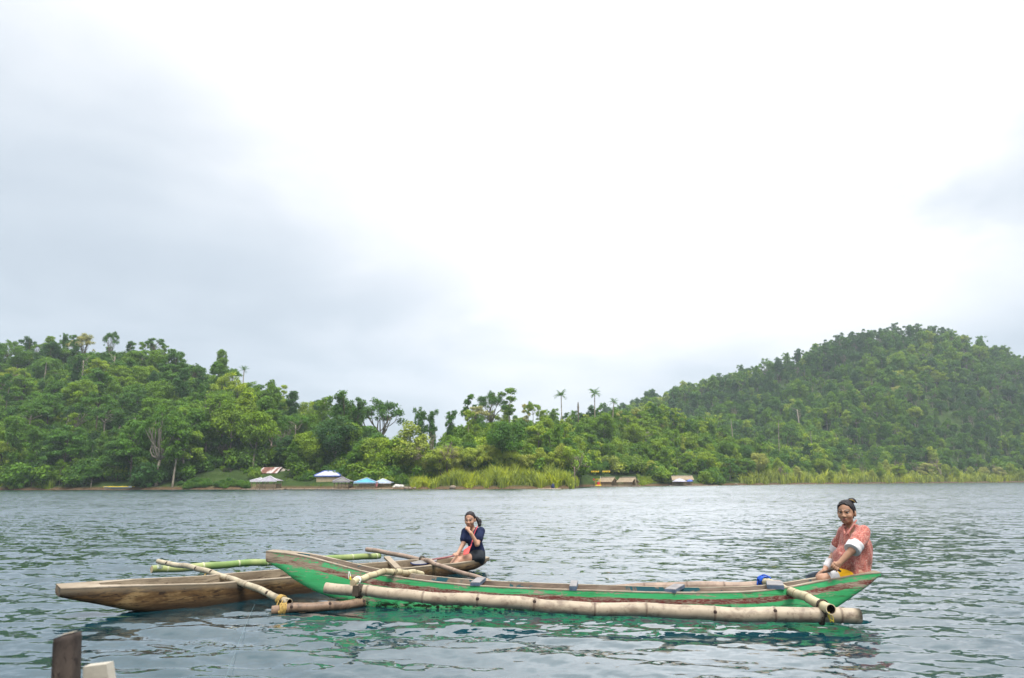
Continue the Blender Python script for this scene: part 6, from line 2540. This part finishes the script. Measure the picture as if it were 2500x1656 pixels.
    mb.tube([Vector(hc + M[0] * 0.080 + M[2] * (-0.046 - 0.006 * k) + M[1] * -0.006) - base for k in range(4)], [0.003, 0.0055, 0.0055, 0.002], 7)
    mb.build('earring', WHITE_TRIM, o, True)
    # the paddle she holds
    pb = P(2004, 1402.5, 7.34)
    pd = thing('paddle', 'short dark paddle with a grey-blue blade held by the girl in floral', 'paddle', tuple(pb))
    MB().tube([Vector(pad0) - pb, (Vector(pad0) + Vector(pad1)) / 2 - pb, Vector(pad1) - pb + Vector(pax) * 0.04], [0.0125, 0.0135, 0.015], 12).build('shaft', plain('dark_paddle_wood', (0.075, 0.05, 0.04), 0.6, 0.3, 20), pd, True)
    MB().tube([P(2030, 1380, 7.06) - pb, P(2042, 1388, 7.035) - pb, P(2053, 1396, 7.02) - pb], [0.011, 0.0125, 0.010], 10).build('grip', plain('black_grip', (0.03, 0.025, 0.025), 0.5, 0.2, 20), pd, True)
    q = [P(2003, 1394, 7.36), P(2007, 1406, 7.36), P(1992, 1420, 7.42), P(1970, 1418, 7.47), P(1966, 1406, 7.49), P(1985, 1396, 7.43)]
    sheet([v - pb for v in q], 0.012).build('blade', plain('grey_blue_blade', (0.10, 0.125, 0.16), 0.6, 0.35, 14), pd)


def girl_in_navy():
    Y0 = 10.72
    base = P(1164, 1364, Y0)
    o = thing('person', 'girl in a navy T-shirt sitting on the brown boat, hand at her mouth', 'person', tuple(base))
    hc = A(P(1147.5, 1268.5, 10.660))
    M = frame((-0.20, -0.95, -0.16))
    lo, hi = A(base) - (0.52, 0.62, 0.35), A(base) + (0.28, 0.35, 0.90)
    F = Field(lo, hi, 0.0045)
    nb, ch, pv = A(P(1156, 1291, 10.740)), A(P(1157, 1316, 10.740)), A(P(1165, 1352, 10.740))
    shl, shr = A(P(1174, 1297, 10.680)), A(P(1137, 1299, 10.760))
    ell_, wrl = A(P(1165, 1329, 10.500)), A(P(1150, 1302, 10.470))
    elr, wrr = A(P(1131, 1328, 10.660)), A(P(1117.5, 1352, 10.520))
    hil, hir = A(P(1167, 1357, 10.660)), A(P(1153, 1355, 10.800))
    knl, knr = A(P(1122, 1369, 10.460)), A(P(1120, 1359, 10.640))
    anl, anr = A(P(1100, 1392, 10.350)), A(P(1098, 1386, 10.520))
    F.cone(ch, pv, 0.085, 0.10, 0.03).cone(nb + A((0, 0, -0.03)), ch, 0.055, 0.09, 0.03)
    F.cone(nb + A((0, 0, -0.03)), hc + M[1] * -0.015 + M[2] * -0.05, 0.038, 0.037, 0.02)
    head(F, hc, M, 1.03)
    F.cone(shl, shr, 0.045, 0.045, 0.03)
    F.chain([shl, ell_, wrl], [0.043, 0.034, 0.024], 0.015)
    F.chain([shr, elr, wrr], [0.043, 0.034, 0.024], 0.015)
    # hand at the mouth: loosely closed, fingertips on the lips
    mouth = hc + M[1] * 0.105 + M[2] * -0.072
    grip(F, wrl, mouth + A((-0.012, -0.012, -0.034)), (-0.9, -0.25, 0.2), 0.010, 0.98)
    pad0, pad1 = A(P(1120, 1354.5, 10.480)), A(P(1064, 1367, 10.270))
    grip(F, wrr, A(P(1113, 1357.5, 10.455)), unit(pad1 - pad0), 0.013, 0.98)
    for h_, k_, a_ in ((hil, knl, anl), (hir, knr, anr)):
        F.chain([h_, k_, a_], [0.078, 0.055, 0.038], 0.02)
        F.cone(a_, a_ + A((-0.12, -0.04, -0.02)), 0.030, 0.022, 0.015)
    link('body', F.mesh('body', base, face_attrs(hc, M, 1.03)), SKIN2, o)
    eye_parts(o, base, hc, M, 1.03)
    S = Field(lo, hi, 0.005)
    S.cone(nb + A((0, 0, -0.03)), ch, 0.066, 0.105, 0.03).cone(ch, pv + A((0, 0, 0.02)), 0.105, 0.118, 0.04)
    S.cone(shl + A((0, 0, -0.004)), shr + A((0, 0, -0.004)), 0.058, 0.058, 0.03)
    S.cone(shl, shl + (ell_ - shl) * 0.55, 0.060, 0.066, 0.02)
    S.cone(shr, shr + (elr - shr) * 0.62, 0.058, 0.064, 0.02)
    S.cone(nb + M[1] * 0.05 + A((0, 0, 0.03)), nb + M[1] * 0.07 + A((0, 0, -0.035)), 0.045, 0.02, 0.008, 'sub')
    S.cone(nb + A((0, 0, -0.005)), nb + A((0, 0, 0.08)), 0.045, 0.055, 0.006, 'sub')
    S.wrinkle(0.0045, lambda x, y, z: np.sin(30 * z + 14 * x + 4 * np.sin(16 * x + 9 * y)) * np.sin(21 * x - 12 * y + 9 * z))
    link('shirt', S.mesh('shirt', base), NAVY, o)
    C = Field(lo, hi, 0.006)
    C.cone(pv, pv + A((0.0, 0, -0.06)), 0.122, 0.125, 0.03)
    C.cone(hil, hil + (knl - hil) * 0.30, 0.092, 0.086, 0.02)
    C.cone(hir, hir + (knr - hir) * 0.42, 0.090, 0.082, 0.02)
    C.wrinkle(0.004, lambda x, y, z: np.sin(40 * z + 24 * x) * np.sin(26 * x - 18 * y))
    link('shorts', C.mesh('shorts', base), DARK_DENIM, o)
    Hf = Field(hc - 0.25, hc + 0.22, 0.0045)
    Hf.ell(hc + M[1] * -0.014 + M[2] * 0.026, np.array((0.082, 0.099, 0.094)), M, 0.01, 'add', lambda q: (q[..., 1] - 0.046 - 0.62 * (q[..., 2] - 0.02)) * 0.8)
    tail = [hc + M[1] * -0.085 + M[2] * 0.01 + A((0.03, 0, 0)), A(P(1164, 1266, 10.720)), A(P(1170, 1273, 10.700)), A(P(1171, 1281, 10.680)), A(P(1168, 1286, 10.670))]
    Hf.chain(tail, [0.030, 0.026, 0.034, 0.026, 0.006], 0.015)
    Hf.wrinkle(0.0022, lambda x, y, z: np.sin(200 * x + 50 * z + 3 * np.sin(40 * y)))
    link('hair', Hf.mesh('hair', base), HAIR, o)
    mb = MB()
    mb.tube([Vector(hc + M[0] * 0.074 + M[2] * (-0.044 - 0.005 * k)) - base for k in range(3)], [0.003, 0.005, 0.002], 7)
    mb.build('earring', WHITE_TRIM, o, True)
    lashing('bracelet', Vector(ell_ + (wrl - ell_) * 0.93), Vector(wrl - ell_), 0.026, 1, 0.004, GOLD, o, base, 0.0028, 6)
    # shoulder bag
    bg = thing('shoulder_bag', 'small coral pink shoulder bag hanging at the hip of the girl in navy', 'bag', tuple(P(1140, 1346, 10.460)))
    b0 = Vector(bg.location)
    q = [P(1132, 1344, 10.440), P(1131, 1356, 10.430), P(1144, 1353, 10.440), P(1149, 1336, 10.470), P(1146, 1335, 10.470)]
    sheet([v - b0 for v in reversed(q)], 0.035).build('pouch', CORAL, bg)
    q2 = [P(1132, 1343.5, 10.428), P(1138, 1346, 10.425), P(1150, 1336, 10.455), P(1146, 1334, 10.465)]
    sheet([v - b0 for v in reversed(q2)], 0.006).build('flap', PINK_STRAP, bg)
    tails('strap', [[P(1149, 1335, 10.465), P(1153, 1322, 10.560), P(1157, 1305, 10.630), P(1163, 1291, 10.645), P(1167, 1284.5, 10.700), P(1166, 1287, 10.800)]], 0.0065, PINK_STRAP, bg, b0)
    # paddle lying over the rim
    pb = P(1064, 1367, 10.270)
    pd = thing('paddle', 'paddle with a pale blade lying across the brown boat, held by the girl in navy', 'paddle', tuple(pb))
    MB().tube([Vector(pad0) - pb, (Vector(pad0) + Vector(pad1)) / 2 - pb, Vector(pad1) - pb - Vector((0.05, 0, 0))], [0.012, 0.014, 0.015], 12).build('shaft', plain('reddish_paddle_wood', (0.26, 0.10, 0.10), 0.6, 0.3, 20), pd, True)
    q = [P(1069, 1364, 10.320), P(1064, 1370.5, 10.200), P(1040, 1376.5, 10.100), P(1012, 1377.5, 10.060), P(1002, 1373.5, 10.120), P(1028, 1367, 10.280)]
    bl = sheet([v - pb for v in reversed(q)], 0.02)
    bl.build('blade', plain('pale_worn_blade', (0.20, 0.19, 0.18), 0.7, 0.25, 14), pd)
    edge = [P(1064, 1371, 10.190), P(1040, 1377.3, 10.090), P(1012, 1378.3, 10.050), P(1002, 1374.2, 10.110)]
    tails('blade_edge', [edge], 0.009, plain('navy_blade_edge', (0.02, 0.03, 0.10), 0.5, 0.2, 14), pd, pb)


girl_in_floral()
girl_in_navy()


def far_bather():
    """tiny figure on the dock between the two blue huts"""
    Y = 121.6
    b = P(918.5, 1194.5, Y)
    o = thing('person', 'small figure in pink standing on the dock between the blue-roofed huts', 'person', tuple(b))
    h = 1.5
    F = Field(A(b) - (0.45, 0.3, 0.05), A(b) + (0.45, 0.3, 1.65), 0.02)
    p = A(b)
    F.ell(p + A((0, 0, h - 0.11)), (0.085, 0.095, 0.115), None, 0.02).cone(p + A((0, 0, h - 0.25)), p + A((0, 0, h - 0.18)), 0.05, 0.05, 0.02)
    F.cone(p + A((0, 0, 0.78)), p + A((0, 0, h - 0.32)), 0.13, 0.14, 0.04)
    for s in (-1, 1):
        F.chain([p + A((0.08 * s, 0, 0.76)), p + A((0.10 * s, -0.03, 0.40)), p + A((0.10 * s, 0, 0.04))], [0.085, 0.06, 0.042], 0.03)
        F.cone(p + A((0.10 * s, 0, 0.03)), p + A((0.10 * s, -0.15, 0.03)), 0.04, 0.03, 0.02)
        F.chain([p + A((0.16 * s, 0, h - 0.34)), p + A((0.22 * s, -0.02, 0.92)), p + A((0.20 * s, -0.10, 0.70))], [0.05, 0.042, 0.03], 0.03)
    link('body', F.mesh('body', b, {'lip': lambda v: np.zeros(len(v)), 'brow': lambda v: (v[:, 2] > b.z + h - 0.09).astype(float)}), SKIN2, o)
    C = Field(A(b) - (0.45, 0.3, 0.05), A(b) + (0.45, 0.3, 1.65), 0.02)
    C.cone(p + A((0, 0, 0.62)), p + A((0, 0, h - 0.33)), 0.185, 0.165, 0.04)
    link('dress', C.mesh('dress', b), cloth('pink_dress', (0.60, 0.22, 0.24)), o)


far_bather()
# ------------------------------------------------------------------ the air over the lake
def build_haze():
    v = [(x, y, z) for z in (-2.7, 150.0) for y in (-60, 900) for x in (-1150, 1150)]
    me = mesh_from(v, [(0, 2, 3, 1), (4, 5, 7, 6), (0, 1, 5, 4), (2, 6, 7, 3), (0, 4, 6, 2), (1, 3, 7, 5)], 'haze')
    m = bpy.data.materials.new('haze_air')
    m.use_nodes = True
    t = NT(m.node_tree)
    t.n.clear()
    out = t.new('ShaderNodeOutputMaterial')
    pv = t.new('ShaderNodeVolumePrincipled')
    t.put(pv, 'Color', (0.78, 0.90, 1.0))
    t.put(pv, 'Density', 0.00030)
    t.put(pv, 'Anisotropy', 0.0)
    t.l.new(pv.outputs[0], out.inputs['Volume'])
    m.volume_intersection_method = 'FAST' if hasattr(m, 'volume_intersection_method') else 'FAST'
    o = link('haze', me, m)
    tag(o, 'thin pale humid air over the whole lake', None, None, 'stuff')


build_haze()
